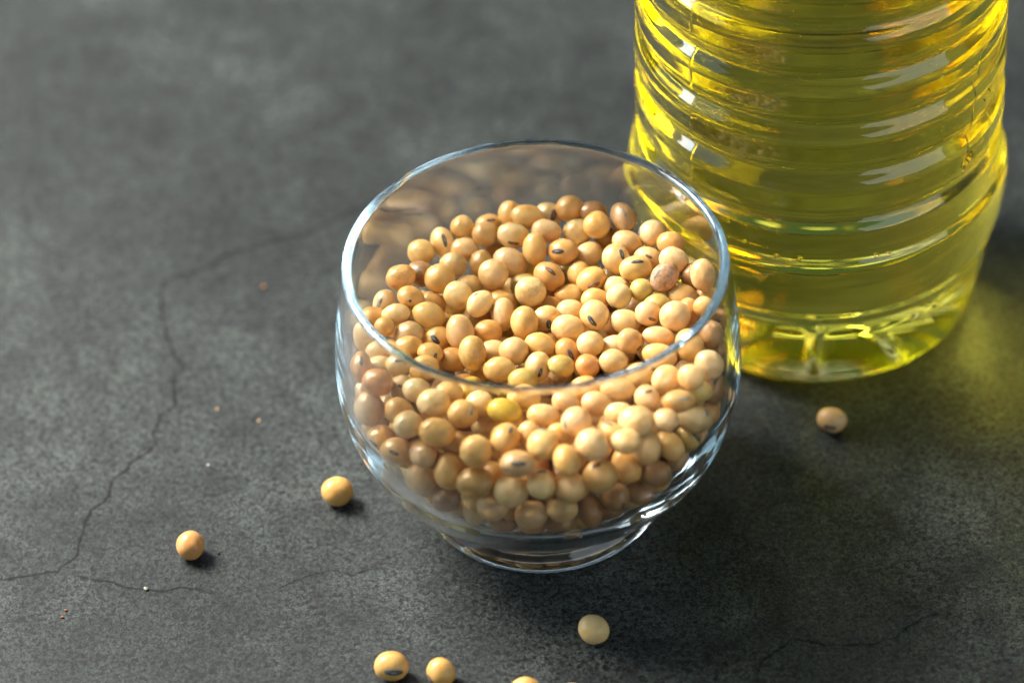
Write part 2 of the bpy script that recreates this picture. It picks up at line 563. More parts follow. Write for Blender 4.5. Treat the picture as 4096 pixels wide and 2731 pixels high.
HEAP = """-1624 3708 4984 -420 907 -13 -11 278 278 266 y - 0 - |yellow soybean on heap, row two from back, first from left
-2101 3437 4764 761 216 261 -553 370 279 324 p - 42 d |pale yellow soybean with dark scar on heap, row three from back, second from left
-2586 3095 4794 -409 893 -169 -87 316 298 290 y - 0 - |yellow soybean on heap, row three from back, first from left
-1579 3170 4773 -418 908 -13 -11 331 275 283 k - 0 - |pinkish beige soybean on heap, row three from back, third from left
-1857 2649 4753 -417 909 -13 -12 316 307 309 p - 0 - |pale yellow soybean on heap, row four from back, second from left
-3081 2189 4831 -412 897 148 55 351 296 284 t speckled 0 - |speckled tan soybean on heap, row five from back, first from left
-2594 2520 4626 929 270 -48 -250 356 296 326 b mottled 30 w |mottled brown soybean with pale scar on heap, row four from back, first from left
-2165 2092 4842 -415 909 -12 -13 352 343 341 y - 0 - |yellow soybean on heap, row five from back, second from left
-1753 1594 4741 -378 836 -360 -169 343 321 321 p - 0 - |pale yellow soybean on heap, row five from back, third from left
-2853 1600 4730 817 510 134 -233 332 261 297 t - 12 d |tan soybean with dark scar on heap, row six from back, third from left
-3462 1738 4479 785 256 -424 372 337 253 253 k - 43 w |pinkish beige soybean with pale scar on heap, row six from back, first from left
-2360 1666 4449 -395 876 -247 -121 332 275 266 y - 0 - |yellow soybean on heap, row six from back, fifth from left
-1507 2175 4484 -415 910 -13 -11 331 275 281 y - 0 - |yellow soybean on heap, row five from back, fourth from left
-1022 3909 4835 975 179 91 98 331 275 275 y - 30 d |yellow soybean with dark scar on heap, row two from back, third from left
-1121 3382 5027 -419 905 65 27 307 289 278 t - 0 - |tan soybean on heap, row two from back, second from left
-536 3990 5060 293 -631 652 303 331 275 272 y - 0 - |yellow soybean on heap, row one from back, first from left
-114 3754 5193 -419 902 -95 -42 389 279 279 y - 0 - |yellow soybean on heap, row one from back, second from left
-477 3285 5055 704 695 106 -105 392 296 296 p - 33 r |pale yellow soybean with brown scar on heap, row two from back, fourth from left
359 4013 5024 618 135 465 -619 275 331 303 p - 49 r |pale yellow soybean with brown scar on heap, row one from back, third from left
848 3893 5283 -415 890 -175 -74 325 310 308 t wrinkled 0 - |wrinkled tan soybean on heap, row one from back, fourth from left
285 3325 5120 -418 903 -96 -40 351 270 272 k - 0 - |pinkish beige soybean on heap, row two from back, fifth from left
997 3410 4947 930 -160 -318 89 343 325 325 p - 24 d |pale yellow soybean with dark scar on heap, row two from back, sixth from left
1470 3238 5321 -420 907 -19 1 321 316 323 y - 0 - |yellow soybean on heap, row two from back, seventh from left
1398 3757 5256 -421 907 -19 1 331 275 288 b - 0 - |brown soybean on heap, row one from back, fifth from left
21 2785 5032 -305 659 -625 -286 394 287 281 y - 0 - |yellow soybean on heap, row three from back, fifth from left
669 2699 4999 897 377 -204 -104 370 305 337 t - 40 d |tan soybean with dark scar on heap, row three from back, sixth from left
1237 2850 4761 -403 882 217 109 370 287 292 p - 0 - |pale yellow soybean on heap, row three from back, seventh from left
-828 3385 4525 -418 908 -14 -8 331 275 280 y - 0 - |yellow soybean on heap, row three from back, fourth from left
-577 2703 4740 -396 862 -287 -132 408 331 324 k cracked 0 - |cracked pinkish beige soybean on heap, row four from back, fifth from left
-945 2132 4895 -416 909 -14 -8 352 352 334 k - 0 - |pinkish beige soybean on heap, row four from back, fourth from left
-1214 2731 4667 288 -633 652 301 331 275 288 t - 0 - |tan soybean on heap, row four from back, third from left
329 2076 4816 919 206 85 -326 379 305 342 t - 40 r |tan soybean with brown scar on heap, row four from back, seventh from left
1015 2255 4668 -318 685 -598 -267 331 275 269 y - 0 - |yellow soybean on heap, row four from back, ninth from left
1287 1787 4920 781 593 -67 181 356 287 322 y - 38 r |yellow soybean with brown scar on heap, row five from back, ninth from left
-232 2199 4457 -415 910 -16 -5 331 275 270 g - 0 - |greenish yellow soybean on heap, row five from back, sixth from left
-131 1473 4902 -414 910 -16 -5 361 343 356 p speckled 0 - |speckled pale yellow soybean on heap, row five from back, seventh from left
795 1726 4497 -412 905 -97 -37 360 275 277 y - 0 - |yellow soybean on heap, row six from back, fourteenth from left
294 1422 4434 -413 911 -17 -3 331 275 274 t - 0 - |tan soybean on heap, row six from back, twelfth from left
-1288 1207 4812 915 -100 -135 366 354 270 270 p - 23 w |pale yellow soybean with pale scar on heap, row six from back, eighth from left
-791 1644 4481 -413 910 -15 -8 331 275 283 y - 0 - |yellow soybean on heap, row six from back, ninth from left
1327 1178 4844 -413 910 -19 1 331 275 262 t - 0 - |tan soybean on heap, row six from back, fifteenth from left
2092 3363 5363 816 188 82 -541 408 293 350 b broken 30 w |broken brown soybean with pale scar on heap, row two from back, ninth from left
1685 3415 4802 965 114 -49 230 292 274 274 t - 52 d |tan soybean with dark scar on heap, row two from back, eighth from left
2138 2776 5160 -416 898 -138 -50 360 279 284 k - 0 - |pinkish beige soybean on heap, row three from back, eighth from left
2719 2906 5282 -340 -557 170 738 316 334 316 k - 24 w |pinkish beige soybean with pale scar on heap, row two from back, tenth from left
3139 2479 5342 -418 903 -101 -28 331 275 272 t - 0 - |tan soybean on heap, row three from back, ninth from left
1846 2228 5171 776 88 353 -516 343 321 321 p - 42 d |pale yellow soybean with dark scar on heap, row four from back, tenth from left
2588 2382 4984 917 325 94 -212 360 275 318 k - 25 r |pinkish beige soybean with brown scar on heap, row four from back, twelfth from left
2297 1777 5227 987 145 43 60 389 296 296 y - 37 d |yellow soybean with dark scar on heap, row four from back, eleventh from left
3151 1883 5353 -412 891 -179 -64 351 296 284 k - 0 - |pinkish beige soybean on heap, row four from back, thirteenth from left
2923 1319 5327 890 82 -355 275 375 310 310 m mottled 38 w |mottled pinkish brown soybean with pale scar on heap, row five from back, thirteenth from left
3787 1175 5467 -314 655 -631 -272 370 287 292 k - 0 - |pinkish beige soybean on heap, row four from back, fifteenth from left
3581 1579 5073 -346 732 -540 -230 341 275 287 b - 0 - |brown soybean on heap, row five from back, fourteenth from left
3442 2109 4904 -416 909 -22 10 331 275 267 p - 0 - |pale yellow soybean on heap, row four from back, fourteenth from left
1835 1586 4824 -414 910 -19 3 331 275 279 p - 0 - |pale yellow soybean on heap, row five from back, eleventh from left
1881 1050 5040 512 832 -170 -128 292 289 289 p - 19 d |pale yellow soybean with dark scar on heap, row six from back, eighteenth from left
2402 1222 5068 -414 910 -21 6 271 267 262 g - 0 - |greenish yellow soybean on heap, row five from back, twelfth from left
3319 1062 4963 -413 910 -22 9 345 293 300 y - 0 - |yellow soybean on heap, row six from back, twenty-third from left
2755 818 4928 -413 911 -21 7 331 275 281 g - 0 - |greenish yellow soybean on heap, row six from back, twenty-first from left
3871 1162 4798 -413 910 -23 12 331 275 267 y - 0 - |yellow soybean on heap, row six from back, twenty-sixth from left
3749 185 5413 -412 911 -23 11 244 235 242 y - 0 - |yellow soybean on heap, row six from back, twenty-fifth from left
-3183 1112 4672 -412 908 69 18 326 244 248 p - 0 - |pale yellow soybean on heap, row six from back, second from left
-2449 1084 4630 -403 895 -169 -86 392 300 305 y - 0 - |yellow soybean on heap, row six from back, fourth from left
-2983 1361 4214 534 584 -92 -605 275 331 275 p - 22 w |pale yellow soybean with pale scar on heap, row seven from back, fifth from left
-2891 665 4410 -410 912 -11 -16 334 325 335 k - 0 - |pinkish beige soybean on heap, row eight from back, fourth from left
-3455 687 4684 -411 911 -10 -19 238 226 224 t - 0 - |tan soybean on heap, row seven from back, third from left
-3718 1232 4457 -412 911 -9 -20 331 275 282 t - 0 - |tan soybean on heap, row seven from back, second from left
-3936 700 4465 -301 693 -593 -280 360 253 262 p - 0 - |pale yellow soybean behind glass, row seven from back, first from left
-2242 579 4316 816 392 40 -424 303 310 307 y - 44 d |yellow soybean with dark scar on heap, row eight from back, sixth from left
-1744 388 4683 -307 690 -596 -273 410 319 306 k - 0 - |pinkish beige soybean on heap, row seven from back, seventh from left
-1475 -339 4727 -294 664 -626 -284 408 314 325 y stained 0 - |stained yellow soybean on heap, row eight from back, seventh from left
-2057 1261 4163 -411 911 -12 -13 331 275 272 t - 0 - |tan soybean on heap, row seven from back, sixth from left
-2427 -199 4607 582 157 524 -602 244 303 274 y - 33 d |yellow soybean with dark scar on heap, row eight from back, fifth from left
-1924 -118 4343 -408 913 -12 -12 331 275 274 t - 0 - |tan soybean on heap, row nine from back, seventh from left
-3594 287 4382 -406 908 -89 -55 298 244 235 p - 0 - |pale yellow soybean behind glass, row eight from back, first from left
-3960 -565 4654 675 90 188 -708 379 258 318 t - 38 d |tan soybean with dark scar behind glass, row nine from back, first from left
-3091 -480 4644 970 242 3 -11 285 271 278 p - 28 d |pale yellow soybean with dark scar behind glass, row nine from back, fourth from left
-3526 -257 4369 -407 913 -9 -19 331 275 280 p - 0 - |pale yellow soybean behind glass, row nine from back, second from left
-2555 -708 4684 -407 913 -11 -15 313 253 247 y - 0 - |yellow soybean behind glass, row nine from back, fifth from left
-3559 -1095 4657 -406 914 -9 -19 343 325 337 o - 0 - |orange soybean behind glass, row ten from back, first from left
-3061 -940 4330 930 316 59 -176 275 331 303 k - 22 r |pinkish beige soybean with brown scar behind glass, row ten from back, second from left
-2705 -1322 4608 -405 914 -11 -16 321 298 291 p - 0 - |pale yellow soybean behind glass, row ten from back, fourth from left
-2905 70 4557 -409 912 -11 -16 331 275 277 y - 0 - |yellow soybean on heap, row eight from back, third from left
-2342 -1908 4716 -395 899 -170 -84 370 343 340 p wrinkled 0 - |wrinkled pale yellow soybean behind glass, row eleven from back, sixth from left
-1996 -1402 4541 -402 910 -92 -48 331 275 278 y - 0 - |yellow soybean behind glass, row ten from back, sixth from left
-3079 -1907 4472 -373 856 -323 -154 356 300 291 y - 0 - |yellow soybean behind glass, row eleven from back, fourth from left
-3980 -522 3716 -284 668 -624 -289 331 275 266 k - 0 - |pinkish beige soybean behind glass, row eleven from back, first from left
-3781 -1326 4044 -296 695 -595 -275 389 319 327 k - 0 - |pinkish beige soybean behind glass, row eleven from back, second from left
-2873 -2476 4617 -402 915 -11 -16 321 307 315 p - 0 - |pale yellow soybean behind glass, row twelve from back, third from left
-2271 -2904 4757 -398 911 -92 -49 402 322 324 y - 0 - |yellow soybean behind glass, row twelve from back, fifth from left
-1700 -2324 4744 740 6 408 -535 334 343 334 y - 26 w |yellow soybean with pale scar behind glass, row eleven from back, seventh from left
-1690 -624 3991 -405 914 -13 -11 331 275 287 t - 0 - |tan soybean behind glass, row ten from back, seventh from left
-1562 -1101 4297 -390 876 262 111 331 275 267 v broken 0 - |broken bright yellow soybean behind glass, row ten from back, eighth from left
-1316 -1836 4606 -404 915 -14 -10 321 303 314 p - 0 - |pale yellow soybean behind glass, row eleven from back, eighth from left
-755 1024 4606 281 -622 666 302 379 258 249 k wrinkled 0 - |wrinkled pinkish beige soybean on heap, row six from back, tenth from left
-282 518 4815 -299 661 -627 -282 402 319 334 y - 0 - |yellow soybean on heap, row seven from back, eleventh from left
-1100 565 4533 -410 912 -14 -9 322 272 275 t - 0 - |tan soybean on heap, row seven from back, ninth from left
228 847 4635 591 472 496 -427 275 331 275 p - 44 d |pale yellow soybean with dark scar on heap, row seven from back, twelfth from left
694 361 4719 -407 902 -136 -55 392 322 326 p pitted 0 - |pitted pale yellow soybean on heap, row seven from back, thirteenth from left
776 1038 4647 -412 911 -17 -1 331 275 288 p - 0 - |pale yellow soybean on heap, row six from back, thirteenth from left
1315 560 4924 691 573 174 -405 352 330 341 p - 41 d |pale yellow soybean with dark scar on heap, row six from back, sixteenth from left
59 -68 4646 -403 899 -159 -68 373 279 287 y - 0 - |yellow soybean on heap, row eight from back, eleventh from left
-529 -290 4678 -409 913 -15 -7 334 325 334 k - 0 - |pinkish beige soybean on heap, row eight from back, tenth from left
-1006 10 4406 -409 913 -14 -8 331 275 263 p - 0 - |pale yellow soybean on heap, row eight from back, eighth from left
-882 -821 4616 -407 913 -14 -8 370 296 292 y - 0 - |yellow soybean on heap, row nine from back, ninth from left
-21 -678 4546 513 296 527 -609 351 287 319 p wrinkled 36 d |wrinkled pale yellow soybean with dark scar on heap, row nine from back, tenth from left
513 -866 4715 -405 908 -97 -38 307 244 234 g - 0 - |greenish yellow soybean on heap, row nine from back, twelfth from left
663 -253 4568 749 380 369 -398 331 275 303 t - 41 d |tan soybean with dark scar on heap, row eight from back, thirteenth from left
1195 -280 4809 -409 912 -18 1 307 294 285 p - 0 - |pale yellow soybean on heap, row eight from back, fifteenth from left
1083 -939 4756 -407 913 -18 0 280 264 256 o - 0 - |orange soybean on heap, row nine from back, fourteenth from left
-363 -1165 4590 -406 914 -15 -6 331 275 285 g - 0 - |greenish yellow soybean on heap, row ten from back, eleventh from left
-340 -1750 4639 -404 914 -15 -6 373 265 255 y - 0 - |yellow soybean behind glass, row eleven from back, twelfth from left
-766 -2200 4685 -399 905 -134 -60 392 296 290 v vivid 0 - |bright yellow soybean behind glass, row eleven from back, eleventh from left
78 -2407 4682 -399 905 -136 -56 373 279 279 p - 0 - |pale yellow soybean behind glass, row twelve from back, eleventh from left
559 -2024 4730 -390 879 -253 -106 337 270 279 k - 0 - |pinkish beige soybean behind glass, row eleven from back, fourteenth from left
771 -2998 4989 506 516 -38 -690 361 339 339 k - 30 w |pinkish beige soybean with pale scar behind glass, row twelve from back, twelfth from left
1227 -2138 4768 -400 904 -138 -52 360 293 306 k - 0 - |pinkish beige soybean behind glass, row eleven from back, sixteenth from left
1016 -1555 4642 -401 909 101 53 331 275 281 y - 0 - |yellow soybean behind glass, row ten from back, thirteenth from left
-1232 -1999 4040 -402 916 -14 -9 331 275 267 p - 0 - |pale yellow soybean behind glass, row twelve from back, eighth from left
2007 392 4855 -410 906 -99 -32 360 282 283 p - 0 - |pale yellow soybean on heap, row seven from back, fifteenth from left
2500 290 5169 764 568 283 -117 301 289 289 k - 36 r |pinkish beige soybean with brown scar on heap, row six from back, twentieth from left
3113 32 5288 -412 911 -22 9 354 350 357 k - 0 - |pinkish beige soybean on heap, row seven from back, sixteenth from left
3432 484 4987 -322 683 -603 -257 331 275 263 o - 0 - |orange soybean on heap, row six from back, twenty-fourth from left
2711 -376 5054 -410 910 -61 -11 364 235 239 k - 0 - |pinkish beige soybean on heap, row eight from back, twenty-second from left
2083 -447 5003 521 737 -2 431 287 370 287 k - 24 d |pinkish beige soybean with dark scar on heap, row eight from back, nineteenth from left
1740 -171 4592 -409 912 -19 3 331 275 271 k - 0 - |pinkish beige soybean on heap, row eight from back, seventeenth from left
1669 -946 4868 -407 913 -19 3 328 279 281 p - 0 - |pale yellow soybean on heap, row nine from back, fifteenth from left
2695 -961 5040 -408 911 -61 -11 379 253 257 y - 0 - |yellow soybean on heap, row eight from back, twenty-third from left
3362 -787 5142 -320 684 -604 -255 351 293 298 y - 0 - |yellow soybean behind glass, row eight from back, twenty-fifth from left
3847 -385 5121 -322 683 -604 -254 331 275 276 b - 0 - |brown soybean behind glass, row seven from back, nineteenth from left
4022 284 4978 899 439 0 -17 331 275 303 b - 27 d |brown soybean with dark scar behind glass, row seven from back, twentieth from left
4016 -268 4554 -321 684 -605 -253 331 275 277 b - 0 - |brown soybean behind glass, row eight from back, twenty-sixth from left
3702 -1450 5183 -340 735 -543 -224 354 293 284 k - 0 - |pinkish beige soybean behind glass, row nine from back, twenty-first from left
2233 -1321 4785 -399 903 139 76 331 275 275 y - 0 - |yellow soybean behind glass, row nine from back, seventeenth from left
2784 -1736 5052 -406 914 -21 8 343 334 321 p - 0 - |pale yellow soybean behind glass, row ten from back, nineteenth from left
3301 -2025 5343 -372 818 -407 -163 303 289 288 p - 0 - |pale yellow soybean behind glass, row ten from back, twentieth from left
1726 -1794 4864 -405 914 -19 3 398 261 262 p - 0 - |pale yellow soybean behind glass, row ten from back, sixteenth from left
2346 -2241 4979 969 130 1 208 270 322 270 k - 28 r |pinkish beige soybean with brown scar behind glass, row eleven from back, nineteenth from left
2986 -2540 5092 932 304 180 84 360 261 311 t - 35 w |tan soybean with pale scar behind glass, row eleven from back, twenty-first from left
3914 -1044 4075 574 90 134 -803 373 253 313 b - 36 d |brown soybean with dark scar behind glass, row ten from back, twenty-second from left
3433 -1911 4793 -405 914 -23 10 331 275 283 g - 0 - |greenish yellow soybean behind glass, row ten from back, twenty-first from left
3745 -1390 3621 960 -171 -222 -16 275 331 275 t - 44 d |tan soybean with dark scar behind glass, row eleven from back, twenty-second from left
3367 -2129 4203 558 392 155 715 331 392 331 p - 23 w |pale yellow soybean with pale scar behind glass, row twelve from back, twentieth from left
3836 -893 3337 -305 659 -635 -264 331 275 272 p - 0 - |pale yellow soybean behind glass, row eleven from back, twenty-third from left
2083 -2986 4940 -402 915 -20 5 392 370 352 p - 0 - |pale yellow soybean behind glass, row twelve from back, sixteenth from left
2702 -3019 5000 -402 915 -21 7 280 271 272 k - 0 - |pinkish beige soybean behind glass, row twelve from back, eighteenth from left
1726 -2472 4727 -403 915 -19 3 331 275 267 p - 0 - |pale yellow soybean behind glass, row eleven from back, seventeenth from left
-3759 -1002 3156 -402 916 -9 -20 331 275 282 k - 0 - |pinkish beige soybean behind glass, row twelve from back, first from left
-3532 -1848 3621 715 595 -106 -352 351 282 282 y - 36 d |yellow soybean with dark scar behind glass, row thirteen from back, first from left
-3179 -2450 3800 860 428 92 -260 345 289 317 p - 37 r |pale yellow soybean with brown scar behind glass, row thirteen from back, second from left
-2566 -2977 4166 848 -41 -481 221 289 392 289 k - 23 w |pinkish beige soybean with pale scar behind glass, row thirteen from back, fourth from left
-3103 -1490 2258 -316 746 -535 -242 331 275 272 p - 0 - |pale yellow soybean behind glass, row fourteen from back, second from left
-2656 -2859 3335 -353 827 -398 -182 375 305 301 k - 0 - |pinkish beige soybean behind glass, row fifteen from back, second from left
-2022 -3299 3910 -296 695 -599 -265 408 328 341 y - 0 - |yellow soybean behind glass, row fourteen from back, fifth from left
-1428 -3489 4711 -299 694 -599 -265 361 347 343 y - 0 - |yellow soybean behind glass, row thirteen from back, sixth from left
-1447 -3708 3963 -396 918 -13 -10 406 340 335 y - 0 - |yellow soybean behind glass, row fifteen from back, fifth from left
-2546 -1812 1904 -396 918 -12 -15 331 275 271 t - 0 - |tan soybean behind glass, row fifteen from back, fourth from left
-2080 -3176 2957 -395 919 -12 -13 330 275 275 b - 0 - |brown soybean behind glass, row sixteen from back, second from left
-1509 -3173 2512 -283 669 -631 -273 331 275 264 p - 0 - |pale yellow soybean behind glass, row seventeen from back, first from left
-3455 -1545 2858 -294 696 -597 -271 331 275 276 p - 0 - |pale yellow soybean behind glass, row fourteen from back, first from left
-1854 -2731 4231 -400 916 -13 -12 331 275 287 t - 0 - |tan soybean behind glass, row thirteen from back, fifth from left
-1937 -2465 1910 -394 919 -13 -12 331 275 277 k - 0 - |pinkish beige soybean behind glass, row sixteen from back, fourth from left
-784 -3201 4774 593 -108 168 -780 404 317 317 y - 27 d |yellow soybean with dark scar behind glass, row thirteen from back, eighth from left
43 -3512 4834 978 -204 -30 13 357 385 357 y - 28 w |yellow soybean with pale scar behind glass, row thirteen from back, tenth from left
-246 -2930 4583 -304 692 -601 -262 331 275 282 p - 0 - |pale yellow soybean behind glass, row thirteen from back, ninth from left
-548 -3965 4725 916 398 42 0 408 296 352 k - 42 d |pinkish beige soybean with dark scar behind glass, row fourteen from back, seventh from left
528 -3986 4812 -325 741 -540 -230 356 293 306 y - 0 - |yellow soybean behind glass, row fourteen from back, ninth from left
1074 -3646 4943 -363 823 -404 -169 361 347 358 k - 0 - |pinkish beige soybean behind glass, row thirteen from back, twelfth from left
-37 -4015 4133 983 -176 47 36 310 389 310 p - 35 d |pale yellow soybean with dark scar behind glass, row fifteen from back, eighth from left
-698 -3903 3881 -396 918 -15 -7 388 361 370 p - 0 - |pale yellow soybean behind glass, row fifteen from back, seventh from left
574 -3860 3874 -390 901 -176 -70 370 343 354 p wrinkled 0 - |wrinkled pale yellow soybean behind glass, row fifteen from back, eleventh from left
1248 -3778 4087 988 27 -110 105 388 366 366 y - 28 r |yellow soybean with brown scar behind glass, row fifteen from back, fourteenth from left
442 -2834 4476 -376 855 -329 -139 331 275 284 y - 0 - |yellow soybean behind glass, row thirteen from back, eleventh from left
-1090 -3744 3253 -392 914 -94 -43 360 287 280 k - 0 - |pinkish beige soybean behind glass, row sixteen from back, sixth from left
-274 -3836 3085 -393 919 -16 -5 373 287 287 k - 0 - |pinkish beige soybean behind glass, row seventeen from back, seventh from left
423 -3907 3266 -394 919 -17 -2 334 261 257 p - 0 - |pale yellow soybean behind glass, row sixteen from back, ninth from left
1005 -3557 2847 -323 743 -542 -226 360 287 281 b - 0 - |brown soybean behind glass, row sixteen from back, tenth from left
-878 -3189 2136 -392 920 -15 -8 331 275 277 b - 0 - |brown soybean behind glass, row seventeen from back, fourth from left
320 -3155 2027 -392 920 -17 -3 345 275 270 b - 0 - |brown soybean behind glass, row seventeen from back, ninth from left
-463 -2532 1409 -392 920 -15 -6 331 275 278 t - 0 - |tan soybean behind glass, row seventeen from back, fifth from left
2272 -3073 4255 -298 662 -634 -266 408 322 325 p - 0 - |pale yellow soybean behind glass, row thirteen from back, fifteenth from left
2788 -2766 4002 -365 821 -407 -162 360 284 273 y - 0 - |yellow soybean behind glass, row thirteen from back, sixteenth from left
3242 -2149 3580 869 173 386 -257 331 275 275 g - 35 d |greenish yellow soybean with dark scar behind glass, row thirteen from back, seventeenth from left
1832 -3089 3729 -346 785 -476 -196 408 314 312 y - 0 - |yellow soybean behind glass, row fourteen from back, twelfth from left
2457 -3093 3465 -390 907 139 75 356 287 284 b - 0 - |brown soybean behind glass, row fourteen from back, thirteenth from left
3047 -2294 3057 -349 783 -478 -192 331 275 281 k - 0 - |pinkish beige soybean behind glass, row fourteen from back, fifteenth from left
3545 -1389 2914 -313 687 -606 -249 331 275 264 k - 0 - |pinkish beige soybean behind glass, row thirteen from back, eighteenth from left
1581 -3568 3268 530 281 646 -472 310 298 298 b - 32 d |brown soybean with dark scar behind glass, row sixteen from back, twelfth from left
2153 -2991 2752 -395 918 -20 5 331 275 266 b - 0 - |brown soybean behind glass, row sixteen from back, fourteenth from left
1519 -2670 1861 -393 919 -19 2 331 275 275 b - 0 - |brown soybean behind glass, row seventeen from back, twelfth from left
1824 -3599 4940 -400 916 -20 4 331 275 272 p - 0 - |pale yellow soybean behind glass, row thirteen from back, fourteenth from left
1484 -3165 4821 949 -47 -85 -298 354 240 240 y - 33 d |yellow soybean with dark scar behind glass, row twelve from back, fourteenth from left
2615 -2253 2363 380 -612 237 652 353 338 338 y - 0 - |half-hidden yellow soybean behind glass, row fifteen from back, seventeenth from left
991 -2925 1898 -881 -291 -250 276 313 312 312 y - 0 - |half-hidden yellow soybean behind glass, row seventeen from back, eleventh from left
31 -315 3572 639 -177 416 623 347 309 309 k - 0 - |half-hidden pinkish beige soybean behind glass, row ten from back, twelfth from left
-297 -3305 2346 290 -319 -818 -381 355 335 335 t - 0 - |half-hidden tan soybean behind glass, row seventeen from back, sixth from left
-1533 243 3476 -984 -148 -83 59 365 332 332 y - 0 - |half-hidden yellow soybean on heap, row ten from back, ninth from left
-2899 -2021 2493 -359 -863 305 184 372 326 326 g - 0 - |half-hidden greenish yellow soybean behind glass, row fifteen from back, first from left
-1143 -3196 3636 4 485 -228 -844 346 302 302 y - 0 - |half-hidden yellow soybean behind glass, row fifteen from back, sixth from left
-1493 -3254 3111 748 -135 442 477 351 309 309 p - 0 - |half-hidden pale yellow soybean behind glass, row sixteen from back, fifth from left
-2557 -2516 2747 -168 -74 -109 977 355 318 318 k - 0 - |half-hidden pinkish beige soybean behind glass, row fifteen from back, third from left
2069 -2479 2056 211 670 -427 569 348 328 328 p - 0 - |half-hidden pale yellow soybean behind glass, row sixteen from back, thirteenth from left
477 156 3555 105 -405 691 589 311 306 306 k - 0 - |half-hidden pinkish beige soybean on heap, row nine from back, eleventh from left
-1380 2260 3515 -462 244 -633 -571 333 310 310 y - 0 - |half-hidden yellow soybean on heap, row seven from back, eighth from left
-2430 -2296 2160 509 24 853 111 315 311 311 g - 0 - |half-hidden greenish yellow soybean behind glass, row sixteen from back, first from left
-692 -3398 2891 204 20 -189 -960 349 320 320 o - 0 - |half-hidden orange soybean behind glass, row sixteen from back, seventh from left
-3055 -1929 3131 -652 166 258 693 355 319 319 k - 0 - |half-hidden pinkish beige soybean behind glass, row fourteen from back, third from left
-232 -2929 1815 888 425 -120 -129 355 338 338 o - 0 - |half-hidden orange soybean behind glass, row seventeen from back, eighth from left
1655 1387 3823 -411 -238 -853 217 331 329 329 o - 0 - |half-hidden orange soybean on heap, row seven from back, fourteenth from left
-2153 228 3208 520 700 -480 95 322 307 307 o - 0 - |half-hidden orange soybean behind glass, row ten from back, fifth from left
-215 3952 3529 -89 -439 -790 -419 324 307 307 g - 0 - |half-hidden greenish yellow soybean on heap, row four from back, sixth from left
584 -2661 1548 -109 -639 302 -698 341 300 300 o - 0 - |half-hidden orange soybean behind glass, row seventeen from back, tenth from left
-961 -2614 3842 982 -12 -173 75 348 314 314 y - 0 - |half-hidden yellow soybean behind glass, row thirteen from back, seventh from left
-159 -2854 3446 -436 2 -168 884 347 314 314 o - 0 - |half-hidden orange soybean behind glass, row fourteen from back, eighth from left
-3402 -741 3554 -70 -113 847 514 310 306 306 p - 0 - |half-hidden pale yellow soybean behind glass, row eleven from back, third from left
1272 -2745 3885 -919 330 84 200 311 295 295 k - 0 - |half-hidden pinkish beige soybean behind glass, row thirteen from back, thirteenth from left
-2067 -2726 2406 699 -85 -95 -704 330 303 303 p - 0 - |half-hidden pale yellow soybean behind glass, row sixteen from back, third from left
-583 -178 3287 -906 -282 289 -128 339 308 308 y - 0 - |half-hidden yellow soybean behind glass, row ten from back, tenth from left
2566 821 3617 -154 328 828 428 342 332 332 p - 0 - |half-hidden pale yellow soybean on heap, row eight from back, twenty-first from left
-521 -1196 3378 -749 -502 212 -376 347 329 329 y - 0 - |half-hidden yellow soybean behind glass, row twelve from back, ninth from left
2870 -1691 2170 -135 415 246 -866 347 320 320 t - 0 - |half-hidden tan soybean behind glass, row fourteen from back, fourteenth from left
-1455 -2394 1607 -102 -340 887 296 310 301 301 g - 0 - |half-hidden greenish yellow soybean behind glass, row seventeen from back, second from left
-1835 2714 3599 687 533 263 418 355 318 318 g - 0 - |half-hidden greenish yellow soybean on heap, row six from back, sixth from left
-5 -3301 2933 -356 -555 743 -116 339 308 308 g - 0 - |half-hidden greenish yellow soybean behind glass, row sixteen from back, eighth from left
25 -943 3606 -684 165 612 361 323 304 304 p - 0 - |half-hidden pale yellow soybean behind glass, row eleven from back, thirteenth from left
-2314 854 3299 612 -279 618 407 363 315 315 p - 0 - |half-hidden pale yellow soybean on heap, row nine from back, sixth from left
3346 -115 3824 134 414 -796 420 325 304 304 p - 0 - |half-hidden pale yellow soybean behind glass, row nine from back, twentieth from left
3180 1006 3490 -519 846 3 -119 337 327 327 p - 0 - |half-hidden pale yellow soybean behind glass, row eight from back, twenty-fourth from left
-788 1998 3379 426 -740 519 44 375 330 330 p - 0 - |half-hidden pale yellow soybean on heap, row seven from back, tenth from left
-3159 -1161 3190 670 -25 742 -16 305 300 300 y - 0 - |half-hidden yellow soybean behind glass, row twelve from back, second from left
1794 3505 3451 -546 -664 -204 -468 325 313 313 p - 0 - |half-hidden pale yellow soybean on heap, row five from back, tenth from left
-511 3792 3014 150 244 -856 431 320 303 303 p - 0 - |half-hidden pale yellow soybean on heap, row five from back, fifth from left
2315 1767 4001 -797 547 -109 231 363 334 334 k - 0 - |half-hidden pinkish beige soybean on heap, row six from back, nineteenth from left
1725 -2782 3138 -778 465 43 -419 365 318 318 k - 0 - |half-hidden pinkish beige soybean behind glass, row fifteen from back, fifteenth from left
-1068 87 2926 255 -820 -339 -385 356 333 333 k - 0 - |half-hidden pinkish beige soybean behind glass, row eleven from back, tenth from left
638 -3011 3852 -33 405 18 -913 328 325 325 o - 0 - |half-hidden orange soybean behind glass, row fourteen from back, tenth from left
3743 1465 3851 353 922 36 -156 321 299 299 y - 0 - |half-hidden yellow soybean on heap, row seven from back, eighteenth from left
746 3355 3764 359 -519 -689 356 317 306 306 g - 0 - |half-hidden greenish yellow soybean on heap, row four from back, eighth from left
1570 -2766 2478 231 -327 -664 631 341 339 339 y - 0 - |half-hidden yellow soybean behind glass, row sixteen from back, eleventh from left
360 1201 3441 499 459 505 534 348 324 324 y - 0 - |half-hidden yellow soybean on heap, row eight from back, twelfth from left
